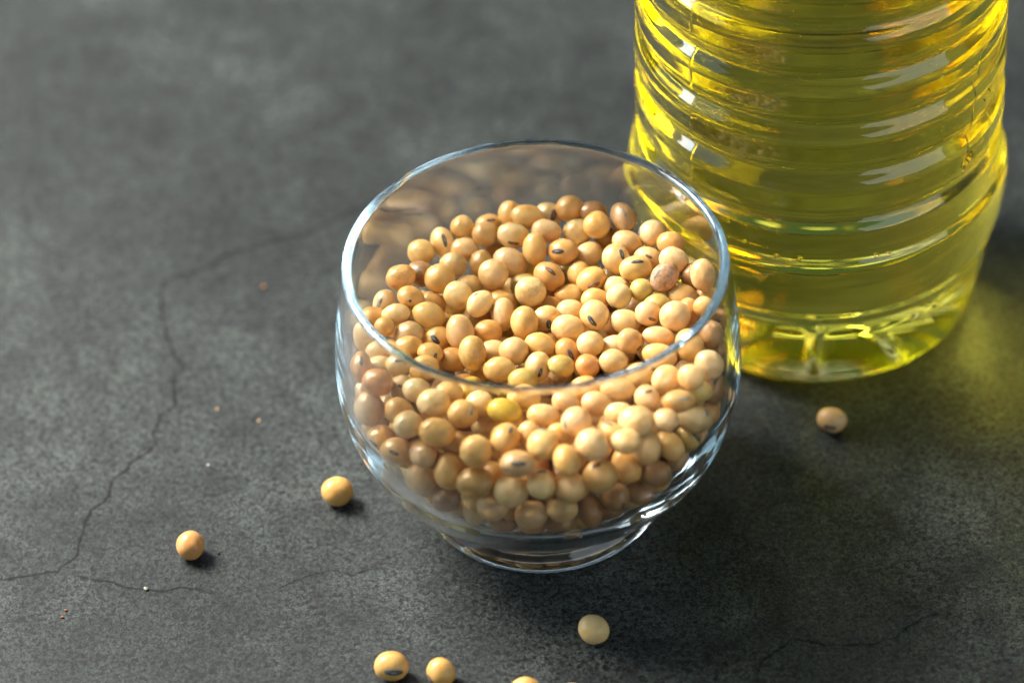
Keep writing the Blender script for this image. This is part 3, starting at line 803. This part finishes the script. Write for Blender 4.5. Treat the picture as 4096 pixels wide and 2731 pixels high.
1087 241 3672 60 247 -397 -882 335 315 315 k - 0 - |half-hidden pinkish beige soybean on heap, row nine from back, thirteenth from left
998 -2912 2813 339 -375 592 -627 352 335 335 k - 0 - |half-hidden pinkish beige soybean behind glass, row fifteen from back, thirteenth from left
701 -3398 3355 467 -79 243 -846 330 302 302 y - 0 - |half-hidden yellow soybean behind glass, row fifteen from back, twelfth from left
1334 759 3936 244 -948 -175 106 330 301 301 p - 0 - |half-hidden pale yellow soybean on heap, row eight from back, sixteenth from left
-2231 -1856 3048 -127 -347 929 -34 342 314 314 g - 0 - |half-hidden greenish yellow soybean behind glass, row fourteen from back, fourth from left
1367 -1156 3436 -647 96 -756 25 348 327 327 k - 0 - |half-hidden pinkish beige soybean behind glass, row twelve from back, thirteenth from left
-662 3206 3073 355 -731 -8 583 313 295 295 y - 0 - |half-hidden yellow soybean on heap, row six from back, eleventh from left
-1197 -410 3325 -800 108 -259 530 332 304 304 g - 0 - |half-hidden greenish yellow soybean behind glass, row eleven from back, ninth from left
1533 -243 3347 -734 -531 -369 -209 357 314 314 y - 0 - |half-hidden yellow soybean behind glass, row ten from back, fifteenth from left
2323 1415 3419 -160 506 -222 -818 348 324 324 o - 0 - |half-hidden orange soybean on heap, row eight from back, twentieth from left
1747 284 3699 331 -624 680 -197 363 333 333 g - 0 - |half-hidden greenish yellow soybean on heap, row nine from back, sixteenth from left
90 -3470 3557 834 97 483 250 353 332 332 y - 0 - |half-hidden yellow soybean behind glass, row fifteen from back, ninth from left
-939 -2727 1737 -552 -501 -188 -639 339 320 320 k - 0 - |half-hidden pinkish beige soybean behind glass, row seventeen from back, third from left
3886 353 3324 163 700 -550 425 342 313 313 o - 0 - |half-hidden orange soybean behind glass, row nine from back, twenty-second from left
-3286 1833 2879 405 -228 -32 -885 326 316 316 t - 0 - |half-hidden tan soybean behind glass, row eight from back, second from left
2880 -1130 3659 516 713 339 -332 318 291 291 y - 0 - |half-hidden yellow soybean behind glass, row eleven from back, twentieth from left
2493 -2202 4049 -983 -29 -62 169 353 323 323 k - 0 - |half-hidden pinkish beige soybean behind glass, row twelve from back, seventeenth from left
2862 263 3731 -380 842 240 299 321 305 305 o - 0 - |half-hidden orange soybean behind glass, row nine from back, nineteenth from left
-2604 -949 3111 773 -52 -579 -254 315 295 295 o - 0 - |half-hidden orange soybean behind glass, row twelve from back, fourth from left
1290 277 3081 625 465 556 -290 330 299 299 p - 0 - |half-hidden pale yellow soybean behind glass, row ten from back, fourteenth from left
2872 -1716 3848 -34 176 -314 -932 325 316 316 y - 0 - |half-hidden yellow soybean behind glass, row twelve from back, nineteenth from left
143 2976 3591 -324 -24 943 -73 363 317 317 o - 0 - |half-hidden orange soybean on heap, row five from back, eighth from left
2189 -215 3687 32 -791 600 112 354 311 311 y - 0 - |half-hidden yellow soybean behind glass, row ten from back, eighteenth from left
1929 893 3489 534 -704 93 459 343 322 322 k - 0 - |half-hidden pinkish beige soybean on heap, row eight from back, eighteenth from left
1777 -725 3688 -345 -464 -474 664 343 302 302 g - 0 - |half-hidden greenish yellow soybean behind glass, row ten from back, seventeenth from left
-1345 3078 3352 -465 -709 306 432 336 326 326 y - 0 - |half-hidden yellow soybean on heap, row six from back, seventh from left
-211 -1732 3575 -462 -749 376 289 324 310 310 y - 0 - |half-hidden yellow soybean behind glass, row twelve from back, tenth from left
914 -745 3724 -434 -33 783 445 349 343 343 g - 0 - |half-hidden greenish yellow soybean behind glass, row eleven from back, fifteenth from left
-3222 2215 3401 392 521 -202 730 339 330 330 p - 0 - |half-hidden pale yellow soybean on heap, row seven from back, fourth from left
-2791 -1435 2774 933 220 -63 -278 337 312 312 o - 0 - |half-hidden orange soybean behind glass, row thirteen from back, third from left
-1763 -874 3111 -426 186 -868 175 333 312 312 k - 0 - |half-hidden pinkish beige soybean behind glass, row twelve from back, seventh from left
3331 1801 3521 718 -466 -270 441 325 321 321 o - 0 - |half-hidden orange soybean on heap, row seven from back, seventeenth from left
-2164 -1303 3393 -446 -525 712 -138 362 318 318 o - 0 - |half-hidden orange soybean behind glass, row twelve from back, sixth from left
-1575 -2725 3512 -347 530 762 135 362 324 324 o - 0 - |half-hidden orange soybean behind glass, row fourteen from back, sixth from left
1751 2957 3111 814 -16 89 574 343 329 329 o - 0 - |half-hidden orange soybean on heap, row six from back, seventeenth from left
848 -2514 3480 -243 -408 -329 -816 355 320 320 p - 0 - |half-hidden pale yellow soybean behind glass, row fourteen from back, eleventh from left
2406 980 2952 389 744 -531 -116 352 306 306 p - 0 - |half-hidden pale yellow soybean behind glass, row nine from back, eighteenth from left
-975 577 3353 -878 65 -57 -471 337 311 311 p - 0 - |half-hidden pale yellow soybean on heap, row nine from back, eighth from left
2347 -882 3412 390 -852 325 126 345 340 340 k - 0 - |half-hidden pinkish beige soybean behind glass, row eleven from back, eighteenth from left
-3169 1246 3162 -156 84 -652 737 356 320 320 t - 0 - |half-hidden tan soybean behind glass, row nine from back, third from left
-791 1322 3300 11 622 783 -17 310 295 295 t - 0 - |half-hidden tan soybean on heap, row eight from back, ninth from left
-2621 -189 3066 539 811 -126 191 348 316 316 g - 0 - |half-hidden greenish yellow soybean behind glass, row eleven from back, fifth from left
418 -2874 3147 580 773 -61 249 333 324 324 t - 0 - |half-hidden tan soybean behind glass, row fifteen from back, tenth from left
1628 -1723 3669 -714 -462 -486 204 349 334 334 y - 0 - |half-hidden yellow soybean behind glass, row twelve from back, fifteenth from left
2069 -2403 2682 -770 -560 58 -301 332 302 302 p - 0 - |half-hidden pale yellow soybean behind glass, row fifteen from back, sixteenth from left
972 1263 3683 212 -9 904 -371 351 323 323 k - 0 - |half-hidden pinkish beige soybean on heap, row eight from back, fourteenth from left
2870 2093 3862 342 -298 435 778 343 302 302 g - 0 - |half-hidden greenish yellow soybean on heap, row six from back, twenty-second from left
-2855 463 3096 649 -505 -563 84 347 312 312 y - 0 - |half-hidden yellow soybean behind glass, row ten from back, third from left"""
for ln in HEAP.strip().splitlines():
    data, lab = ln.split('|')
    w = data.split()
    n = [int(x) for x in w[:10]]
    add_bean(Vector(n[:3]) * (0.01 * MM), Quaternion([x / 1000 for x in n[3:7]]).normalized(), [x / 100 for x in n[7:10]],
             w[10], w[11], int(w[12]) / 100, w[13], lab.strip(), "soybeans heaped in the glass tumbler", 1.0)

# beans buried inside the heap: one mass
FILL = """-58 -158 181 33
-228 -60 274 29
342 53 232 31
21 -174 125 31
-212 115 137 32
-5 322 303 31
19 245 207 30
-288 -73 183 32
-258 135 176 31
302 92 290 29
-79 -58 188 32
34 -147 383 32
32 196 178 30
-220 -67 135 33
-230 235 327 34
-124 -63 128 33
-43 76 311 30
67 113 179 34
-384 -13 308 30
349 52 384 33
79 80 127 32
-147 -183 134 29
123 245 158 31
61 111 286 30
-334 130 254 31
-127 -165 247 33
-124 -105 277 32
-227 -178 243 31
-55 -335 351 30
72 -262 232 30
277 -63 294 33
225 149 221 30
-370 90 300 32
-285 249 295 31
244 239 226 31
164 252 266 31
-81 -19 125 30
277 -10 224 32
50 209 244 30
89 -18 323 32
127 -31 126 31
-215 -82 197 33
-9 -234 310 29
-244 26 194 31
-2 121 290 33
-108 83 126 31
216 256 346 32
142 349 293 32
142 -133 179 29
228 -250 351 32
-220 26 132 32
381 97 348 31
-149 93 181 32
40 162 126 31
-15 -59 300 32
20 104 126 31
-370 35 272 29
-27 120 362 32
131 105 274 30
-88 264 323 31
-22 153 126 31
-124 285 276 30
40 -29 127 32
-165 -152 302 33
264 -73 155 30
352 -61 255 34
-9 -221 249 32
229 -29 192 30
21 -250 200 32
188 265 207 31
74 -128 338 31
-219 -2 265 29
-184 -138 215 33
-164 237 240 31
357 141 308 31
190 204 233 33
-177 -81 247 32
-334 -63 293 31
-166 233 174 34
84 -85 230 31
103 158 297 33
80 360 274 32
-127 22 128 33
147 160 249 31
231 195 185 31
-159 338 283 32
231 138 155 33
168 -237 363 30
-217 217 267 30
-147 75 241 29
258 -196 332 33
79 227 196 30
179 164 182 29
-247 192 191 30
-65 291 251 33
-139 -123 126 31
-198 -127 135 33
8 -120 304 31
369 13 275 32
-168 94 343 32
63 271 241 32
-236 57 273 31
-276 103 274 29
40 169 288 31
-144 -272 213 30
-14 31 346 34
-55 -262 229 30
226 -157 371 30
-64 119 271 32
-23 -175 294 31
191 -192 228 29
391 -29 340 31
178 7 128 33
63 -36 266 32
-118 -105 343 33
-23 18 214 30
216 26 320 30
242 -134 163 33
-177 -198 348 32
-87 -154 296 30
189 -202 314 32
86 173 177 29
13 75 179 29
176 65 292 31
-285 170 346 29
226 -32 132 29
-181 297 238 32
-102 -263 322 30
30 43 233 32
73 232 309 30
-125 18 229 32
-145 157 186 33
239 31 198 31
88 17 128 33
14 -132 168 30
-70 3 180 31
137 -213 253 33
-29 261 147 30
61 -130 126 30
218 287 261 33
-327 69 246 30
-77 285 178 31
16 -283 254 33
179 220 165 30
-94 195 183 30
111 213 260 33
338 -7 222 31
-124 -204 310 32
100 -186 347 33
-295 166 220 30
-281 28 243 30
26 233 354 32
-31 185 180 33
130 -203 136 30
-188 95 283 31
-131 224 290 29
-29 240 320 32
-78 -61 286 31
221 60 251 30
-303 -12 185 30
184 -210 160 30
33 345 233 31
-195 41 230 31
131 308 360 33
-86 -107 153 30
164 139 316 33
145 -91 127 32
236 -193 187 31
173 -78 305 30
-40 -69 236 31
-33 -217 189 32
-335 -50 225 33
81 285 181 31
48 -71 321 32
112 286 280 31
271 -134 309 32
231 92 202 30
123 -309 339 30
26 109 231 34
-241 151 250 33
206 -89 134 34
-193 184 219 34
-162 -29 286 33
131 85 332 31
-115 129 234 33
126 -45 282 30
-95 -167 358 34
102 -233 180 29
-43 242 210 33
77 152 236 33
-215 318 309 32
-264 290 339 31
194 194 348 31
-164 154 272 34
-124 -149 182 32
-47 -115 275 30
291 149 314 32
-6 229 262 32
-107 50 179 29
84 -30 170 29
-89 351 259 31
-306 108 204 29
227 1 257 30
285 125 193 32
-121 -51 238 33
-191 -31 345 32
-254 -127 219 32
301 34 187 33
-71 228 270 33
40 -47 208 30
309 -176 276 31
278 284 368 31
1 291 247 33
-176 -19 225 30
-285 -82 254 34
98 140 127 31
-86 147 128 32
69 49 180 32
281 184 217 29
-253 -116 158 29
-62 -179 244 32
-60 -221 342 32
21 -3 303 30
231 317 334 31
77 211 133 32
141 -190 195 31
134 246 329 34
-40 -282 286 30
-124 103 295 33
137 188 134 31
-68 -12 243 32
-176 -206 265 33
-95 -218 137 34
-160 -266 285 33
217 228 286 30
196 -55 248 33
-343 -107 251 29
1 -25 248 30
17 -87 126 30
-161 -198 203 31
52 -137 216 32
-19 -38 184 33
125 69 186 30
325 -97 321 31
265 77 157 31
71 68 330 31
-150 -88 184 33
322 -161 335 29
27 -189 187 33
-36 321 202 30
166 75 231 32
19 61 294 31
159 311 242 32
207 -92 197 31
-47 63 181 31
-127 191 235 30
64 -122 276 30
293 -112 194 31
36 -179 325 34
285 147 378 31
-346 37 329 31
364 80 286 33
-89 62 258 31
-66 174 234 33
-108 244 149 29
-166 36 284 30
192 120 263 30
234 -176 273 34
31 -173 261 30
-260 -19 145 29
-38 176 292 32
330 -37 327 30
65 180 347 33
28 358 343 30
119 -145 126 32
-264 191 294 30
-112 368 318 33
23 267 301 29
-170 26 176 32
-246 -63 363 33
56 -92 174 29
182 45 179 32
134 200 202 31
-120 -229 252 29
143 65 128 33
11 139 176 30
20 376 285 29
72 27 281 33
184 -138 256 31
-37 120 210 33
256 202 329 33
308 -8 277 32
-99 -287 265 33
-12 -139 227 33
143 -164 293 29
-220 244 211 31
195 -138 319 32
99 326 224 30
35 256 146 32
180 -1 218 31
25 6 178 32
182 -151 137 33
-259 74 155 33
-272 221 240 32
-33 -99 182 30
228 -101 278 30
-218 148 312 32
323 39 322 32
161 129 129 32
-107 247 217 31
-44 96 127 33
-255 -31 222 33
130 184 351 32
84 -74 126 31
239 27 136 30
-141 153 337 34
119 374 349 34
170 -46 171 34
123 -107 281 31
-32 -129 127 33
64 396 374 29
277 -15 158 29
311 237 334 32
-98 -208 199 32
258 -72 230 33
69 -210 131 30
-90 110 178 32
-34 19 286 30
269 -8 326 30
267 40 288 32
282 -50 371 34
25 -233 360 31
-37 -193 128 32
238 -133 227 31
-251 87 220 31
127 27 244 33
-130 -23 178 34
-19 -3 128 33
-67 -228 281 29
77 -200 228 33
65 312 317 32
132 -230 313 30
-180 198 315 30
281 73 234 32
131 9 173 30
-206 73 181 29
-236 276 264 31
87 -166 173 32
266 273 305 33
86 -178 285 29
289 222 269 33
-192 118 223 34
-43 -66 127 32
81 266 361 31
218 -35 306 31
11 -235 135 31
-218 -123 273 32
-26 70 250 33
150 -95 226 31
21 303 188 31
206 81 133 32
-90 -158 126 30
308 -113 258 33
-150 130 128 33
163 199 295 30
-198 177 152 34
49 -230 282 33
273 134 255 31
-180 265 295 32
1 174 341 30
-320 -1 282 32
309 -53 193 30
343 -75 379 33
-86 -113 223 33
-211 -22 178 29
-258 -223 344 30
112 -147 230 30
-27 356 250 31
1 170 237 32
180 106 182 30
125 -35 219 34
19 -86 251 32
-203 -186 159 32
-306 49 191 30
-119 310 218 32
125 262 219 31
-211 -256 320 31
-314 -21 342 29
-171 68 127 33
-175 -21 128 33
74 2 218 29
27 43 127 32
337 -141 412 33
-342 13 225 29
-133 191 135 31
227 167 282 31
114 -81 177 30
-63 207 131 31
323 170 264 30
86 80 235 34
-103 168 286 30
330 113 239 32
-66 39 126 31
171 -4 278 29
-1 209 128 31
127 132 196 34"""
rnd = random.Random(9)
bmf = bmesh.new()
bmesh.ops.create_icosphere(bmf, subdivisions=2, radius=1.0)
bv = np.array([v.co[:] for v in bmf.verts]); bf = np.array([[v.index for v in f.verts] for f in bmf.faces])
bmf.free()
allv = []; allf = []; off = 0
for ln in FILL.strip().splitlines():
    x, y, z, r = [float(t) for t in ln.split()]
    R = Quaternion((rnd.gauss(0, 1), rnd.gauss(0, 1), rnd.gauss(0, 1), rnd.gauss(0, 1))).normalized().to_matrix()
    e = rnd.uniform(0, 0.1)
    sc = np.array([1 + e, 1 - e / 2, 1 - e / 2]) * r / 10
    vv = (bv * sc) @ np.array(R).T + np.array([x, y, z]) / 10
    allv.append(vv * MM); allf.append(bf + off); off += len(bv)
core = obj_from("buried_soybeans", np.vstack(allv).tolist(), np.vstack(allf).tolist(), BEAN)
core.color = (0.70, 0.43, 0.15, 0.04)
tag(core, "mass of soybeans buried inside the heap in the glass", "soybeans", kind="stuff")

# loose beans on the tabletop: pixel centre, image semi-axes, long-axis angle, shade, scar
def loose(px, py, a, b, ang, col, label, h=None, feat='-'):
    k = 170.0 / 36.0 * 4096 / 1095
    a *= 1.7415 / k; b *= 1.7415 / k; px *= 1.7415; py *= 1.7415
    zc = b * 0.98
    c = on_table(px, py, zc)
    d = (c - cam_pos).normalized()
    def img(an):
        r_ = math.radians(an); w_ = cam_u * math.cos(r_) - cam_v * math.sin(r_)
        return (w_ - d * w_.dot(d)).normalized()
    hl, tone = 0, 'd'
    if h:
        hx, hy, ha, hh, tone = h
        dx = (hx * 1.7415 - px) / k / ((a + b) / 2); dy = (hy * 1.7415 - py) / k / ((a + b) / 2)
        n = cam_u * dx - cam_v * dy
        n = (n - d * math.sqrt(max(0.02, 1 - n.dot(n)))).normalized()
        w_ = img(ha); xx = (w_ - n * w_.dot(n)).normalized(); yy = n.cross(xx)
        M = Matrix((xx, yy, n)).transposed(); hl = hh * 1.7415 / k / a
        s = (a, b, b)
    else:
        xx = img(ang); xx.z *= 0.3; xx.normalize()
        zz = Vector((0, 0, -1)); zz = (zz - xx * zz.dot(xx)).normalized(); yy = zz.cross(xx)
        M = Matrix((xx, yy, zz)).transposed(); s = (a, b, b)
    return add_bean(c, M.to_quaternion(), s, col, feat, hl, tone, label, "loose soybeans scattered on the tabletop")

loose(773, 1128, 38, 34.5, -10, 'y', "yellow loose soybean on the tabletop just left of the glass")
loose(437, 1251, 34.5, 33, 80, 'o', "round orange-yellow loose soybean farthest left on the tabletop")
loose(1912, 964, 36, 30, 15, 'k', "beige loose soybean with dark scar in front of the oil bottle", (1905, 984, 10, 15, 'd'))
loose(1362, 1444, 37, 33, 35, 'p', "pale beige loose soybean on the tabletop in front of the glass foot", None, 'dented')
loose(900, 1529, 40, 34.5, 10, 'y', "yellow loose soybean with brown scar near the bottom edge of the picture", (905, 1545, 5, 19, 'd'))
loose(1014, 1544, 34, 32, 40, 'y', "small loose soybean cut by bottom edge, beside the brown-scarred one", (988, 1560, 60, 13, 'r'))
loose(1208, 1588, 36, 34, 0, 'y', "loose soybean of which only the top shows at the bottom edge")
loose(1315, 1602, 36, 33, 0, 'y', "loose soybean barely peeking over the bottom edge, right of the others")

# ------------------------------------------------------------------ oil bottle
BX, BY = 67.9, 68.57
bottle = bpy.data.objects.new("oil_bottle", None)
COL.objects.link(bottle)
bottle.location = (BX * MM, BY * MM, 0)
tag(bottle, "large ribbed clear plastic bottle filled with yellow cooking oil", "bottle")

PITCH_RIB = 13.8
def groove(z, c, w, depth, up=1.0):
    t = abs(z - c) / (w if z < c else w * up)
    return depth * (0.5 + 0.5 * math.cos(math.pi * t)) if t < 1 else 0.0
low_z = [0, 1.2, 3, 6, 9.5, 14, 18, 22, 25, 30, 36, 40, 43.5, 46.5, 49, 51, 54]
low_r = [33.4, 35.4, 37.0, 38.2, 39.1, 39.8, 40.3, 41.0, 41.8, 43.2, 44.3, 44.7, 44.6, 43.9, 43.2, 42.9, 42.8]
def body_r(z):
    if z < 54:
        r = float(spline(low_z, low_r, [z])[0])
        r -= groove(z, 46.6, 1.9, 0.6) + groove(z, 29.0, 1.3, 0.55)
    else:
        r = 42.8
    if z > 53:
        k = math.floor((z - 56.8 + 7.5) / PITCH_RIB)
        if k >= 0 and z < 172:
            c = 56.8 + k * PITCH_RIB
            t = (z - c) / PITCH_RIB
            r += 0.15 * math.cos(2 * math.pi * (t - 0.5)) - groove(z, c, 3.9, 1.9, 0.62) + 0.30 * math.exp(-((z - c - 3.3) / 0.6) ** 2) + 0.25 * math.exp(-((z - c + 4.7) / 0.6) ** 2)
    if z > 175:
        r = float(spline([175, 185, 200, 215, 228, 238, 244, 250, 268], [42.9, 42.6, 40.5, 35.0, 27.0, 19.0, 15.2, 14.0, 14.0], [z])[0])
    return r
NSP = 9
def foot_mod(r, z, a):
    # nine radial ribs in the push-up base and shallow scallops low on the wall
    ph = math.cos(NSP * (a + math.pi / 2 + 0.07))
    ridge = (0.5 + 0.5 * ph) ** 14
    if 19 < z < 30 and r > 30:
        w = 0.5 + 0.5 * math.cos(math.pi * min(1, abs(z - 24.5) / 4.0))
        return (r - 0.6 * (1 - ridge) * w, z)
    return (r, z)
def seam(r, z, a, rr):
    return rr
SEAM_A = math.radians(-90 - 47)
SEAM_B = SEAM_A + math.pi
def bot_angles():
    A = [2 * math.pi * i / 216 - math.pi for i in range(216)]
    for s in (SEAM_A, SEAM_B):
        for k in range(-6, 7):
            A.append((s + k * 0.0035 + math.pi) % (2 * math.pi) - math.pi)
    return sorted(set(round(a, 5) for a in A))
def seam_mod(a):
    best = min(abs((a - s + math.pi) % (2 * math.pi) - math.pi) for s in (SEAM_A, SEAM_B))
    return 0.09 * math.exp(-(best / 0.006) ** 2)
def under(r):
    # push-up base: standing ring at r~32, dome in the middle
    t = min(1, r / 31.5)
    return 9.0 * (1 - t ** 2.5)
def under_mod(r, z, a, lift=0.0):
    ph = math.cos(NSP * (a + math.pi / 2 + 0.07))
    ridge = (0.5 + 0.5 * ph) ** 14
    t = r / 31.5
    return (r, z + 0.9 * ridge * math.sin(math.pi * min(1, t)) ** 2)
def mod_out(r, z, a):
    if r < 32 and z < 15:
        return under_mod(r, z, a)
    rr, z2 = foot_mod(r, z, a)
    if z > 14:
        rr += seam_mod(a) * (1 if z < 175 else 0)
    return (rr, z2)

prof_o = [(0, under(0))] + [(r, under(r)) for r in np.linspace(2, 30.5, 18)] + [(31.5, 0.12), (32.5, 0.0)]
for z in [0.25, 0.7, 1.4, 2.2] + list(np.arange(3.0, 175, 0.36)) + list(np.linspace(175, 268, 40)):
    prof_o.append((body_r(z), float(z)))
WALL = 0.7
OILZ = 205.0
prof_i = []
for z in np.linspace(268, OILZ + 0.02, 30):
    prof_i.append((body_r(z) - WALL, float(z)))
ANG = bot_angles()
v, fc = lathe(prof_o + prof_i, ANG, mod_out)
shell = obj_from("bottle_shell", v, fc, PET, bottle)

def mod_oil(r, z, a):
    return mod_out(r, z, a)
prof_l = [(0, under(0) + WALL)] + [(r, under(r) + WALL) for r in np.linspace(2, 30.0, 18)] + [(31.3, 0.85), (32.3, 0.80)]
for z in [1.0, 1.5, 2.2] + list(np.arange(3.0, 175, 0.36)) + list(np.linspace(175, OILZ, 14)):
    prof_l.append((body_r(z) - WALL, float(z)))
n_side = len(prof_l)
prof_l.append((0, OILZ))
v, fc = lathe(prof_l, ANG, mod_oil)
oil = obj_from("oil", v, fc, [OIL, OIL_TOP], bottle)
nA = len(ANG)
for p in oil.data.polygons[-nA:]:
    p.material_index = 1
oil["label"] = "clear yellow cooking oil inside the bottle"

cap_prof = [(0, 252.0), (15.2, 252.0), (16.4, 252.6), (16.6, 256), (16.6, 272), (15.8, 273.6), (14.0, 274.2), (0, 274.2)]
cap_prof = [(14.4, 250.0)] + [(16.4, 250.0), (16.6, 251), (16.6, 272), (15.8, 273.6), (14.0, 274.2), (0, 274.2)]
v, fc = lathe(cap_prof, [2 * math.pi * i / 96 for i in range(96)], lambda r, z, a: (r + (0.25 * math.cos(48 * a) if 16.3 < r and 251 < z < 272.5 else 0), z))
obj_from("cap", v, fc, CAP, bottle)

def bottle_hit(px, py):
    d = pixel_ray(px * 1.7415, py * 1.7415)
    o = cam_pos
    for i in range(4000):
        t = 0.98 + i * 0.0001
        q = o + d * t
        x, y, z = q.x / MM - BX, q.y / MM - BY, q.z / MM
        if z > 0 and math.hypot(x, y) < body_r(z):
            return Vector((x, y, z))
    return None
bub = bpy.data.meshes.new("bubble")
bmb = bmesh.new(); bmesh.ops.create_icosphere(bmb, subdivisions=3, radius=1.0)
for f in bmb.faces: f.smooth = True
bmb.to_mesh(bub); bmb.free(); bub.materials.append(AIR)
for px, py, r in ((1779, 597, 0.85), (1836, 601, 0.85), (2016, 597, 0.9), (2045, 592, 0.75), (1706, 560, 0.5), (2170, 181, 0.6), (1668, 513, 0.5), (1735, 579, 0.35)):
    h = bottle_hit(px, py)
    if h is None: continue
    rho = math.hypot(h.x, h.y); k = (rho - WALL - r - 0.35) / rho
    o = bpy.data.objects.new("bubble", bub); COL.objects.link(o); o.parent = oil
    o.location = (h.x * k * MM, h.y * k * MM, h.z * MM); o.scale = (r * MM,) * 3

# clear sticker strip with a printed code, on the right flank
sa0, sa1 = math.radians(-90 + 52), math.radians(-90 + 66)
vv = []; ff = []
nu, nv = 14, 40
for layer, dr in ((0, 0.30), (1, 0.36)):
    for j in range(nv + 1):
        z = 60 + (93 - 60) * j / nv
        for i in range(nu + 1):
            sh = 0.10 * (1 - j / nv) * 1.1
            a = sa0 + (sa1 - sa0) * i / nu - sh 
            r = max(body_r(z - 1.2), body_r(z), body_r(z + 1.2)) + dr
            vv.append((r * math.cos(a) * MM, r * math.sin(a) * MM, z * MM))
row = nu + 1; L1 = row * (nv + 1)
for j in range(nv):
    for i in range(nu):
        a = j * row + i
        ff.append((L1 + a, L1 + a + 1, L1 + a + row + 1, L1 + a + row))
        ff.append((a, a + row, a + row + 1, a + 1))
for i in range(nu):
    ff.append((i, i + 1, L1 + i + 1, L1 + i)); b_ = nv * row + i
    ff.append((b_ + 1, b_, L1 + b_, L1 + b_ + 1))
for j in range(nv):
    b_ = j * row; ff.append((b_ + row, b_, L1 + b_, L1 + b_ + row)); b_ += nu
    ff.append((b_, b_ + row, L1 + b_ + row, L1 + b_))
stick = obj_from("clear_sticker", vv, ff, FILM, bottle)
stick["label"] = "narrow clear film sticker on the bottle's right flank"
def code(text, a, z, size, spin):
    cu = bpy.data.curves.new("printed_code", 'FONT')
    cu.body = text; cu.size = size * MM; cu.align_x = 'CENTER'; cu.align_y = 'CENTER'
    cu.extrude = 0.00002
    cu.materials.append(INK)
    tmp = bpy.data.objects.new("printed_code", cu); COL.objects.link(tmp)
    bpy.context.view_layer.update()
    tm = bpy.data.meshes.new_from_object(tmp.evaluated_get(bpy.context.evaluated_depsgraph_get()))
    bpy.data.objects.remove(tmp); bpy.data.curves.remove(cu)
    o = bpy.data.objects.new("printed_code", tm); COL.objects.link(o); o.parent = stick
    r = (max(body_r(z - 1.2), body_r(z), body_r(z + 1.2)) + 0.42) * MM
    n = Vector((math.cos(a), math.sin(a), 0)); t = Vector((-math.sin(a), math.cos(a), 0)); up = Vector((0, 0, 1))
    c_, s_ = math.cos(spin), math.sin(spin)
    X_ = t * c_ + up * s_; Y_ = up * c_ - t * s_
    o.matrix_parent_inverse = Matrix.Identity(4)
    o.matrix_local = Matrix.Translation(n * r + up * z * MM) @ Matrix((X_, Y_, n)).transposed().to_4x4()
code("510", math.radians(-90 + 47.5), 63.0, 3.4, math.radians(35))
code("111", math.radians(-90 + 57), 77.5, 2.6, math.radians(40))

# ------------------------------------------------------------------ crumbs on the tabletop
def crumb(px, py, size, col, label):
    rnd = random.Random(int(px * 13 + py))
    bm = bmesh.new(); bmesh.ops.create_icosphere(bm, subdivisions=2, radius=1.0)
    for v in bm.verts:
        v.co *= 1 + 0.5 * noise.noise(v.co * 1.4 + Vector((px, py, 0)))
        v.co.z *= 0.6
    me = bpy.data.meshes.new("crumb"); bm.to_mesh(me); bm.free()
    me.materials.append(plain("crumb_" + label.split()[0], col, 0.8))
    o = bpy.data.objects.new("crumb", me); COL.objects.link(o)
    c = on_table(px * 1.7415, py * 1.7415, size * 0.45)
    o.location = c; o.scale = (size * 0.75 * MM,) * 3; o.rotation_euler = (0, 0, rnd.uniform(0, 6))
    tag(o, label, "crumb", "tiny crumbs on the tabletop")
crumb(605, 658, 0.7, (0.35, 0.17, 0.08), "reddish crumb on the tabletop beside the upper crack")
crumb(595, 966, 0.5, (0.60, 0.36, 0.18), "tan crumb on the tabletop left of the glass wall")
crumb(499, 939, 0.5, (0.58, 0.36, 0.20), "light tan crumb right of the long crack")
crumb(335, 1351, 0.7, (0.36, 0.34, 0.27), "whitish crumb lying on the lower left crack")
crumb(151, 1400, 0.5, (0.30, 0.11, 0.05), "rust crumb near the lower left corner, upper of two")
crumb(143, 1416, 0.5, (0.30, 0.11, 0.05), "rust crumb near the lower left corner, lower of two")
crumb(478, 1067, 0.4, (0.60, 0.52, 0.38), "pale crumb on the tabletop above the loose beans")
crumb(502, 1270, 0.45, (0.03, 0.02, 0.02), "black crumb right of the leftmost loose soybean")
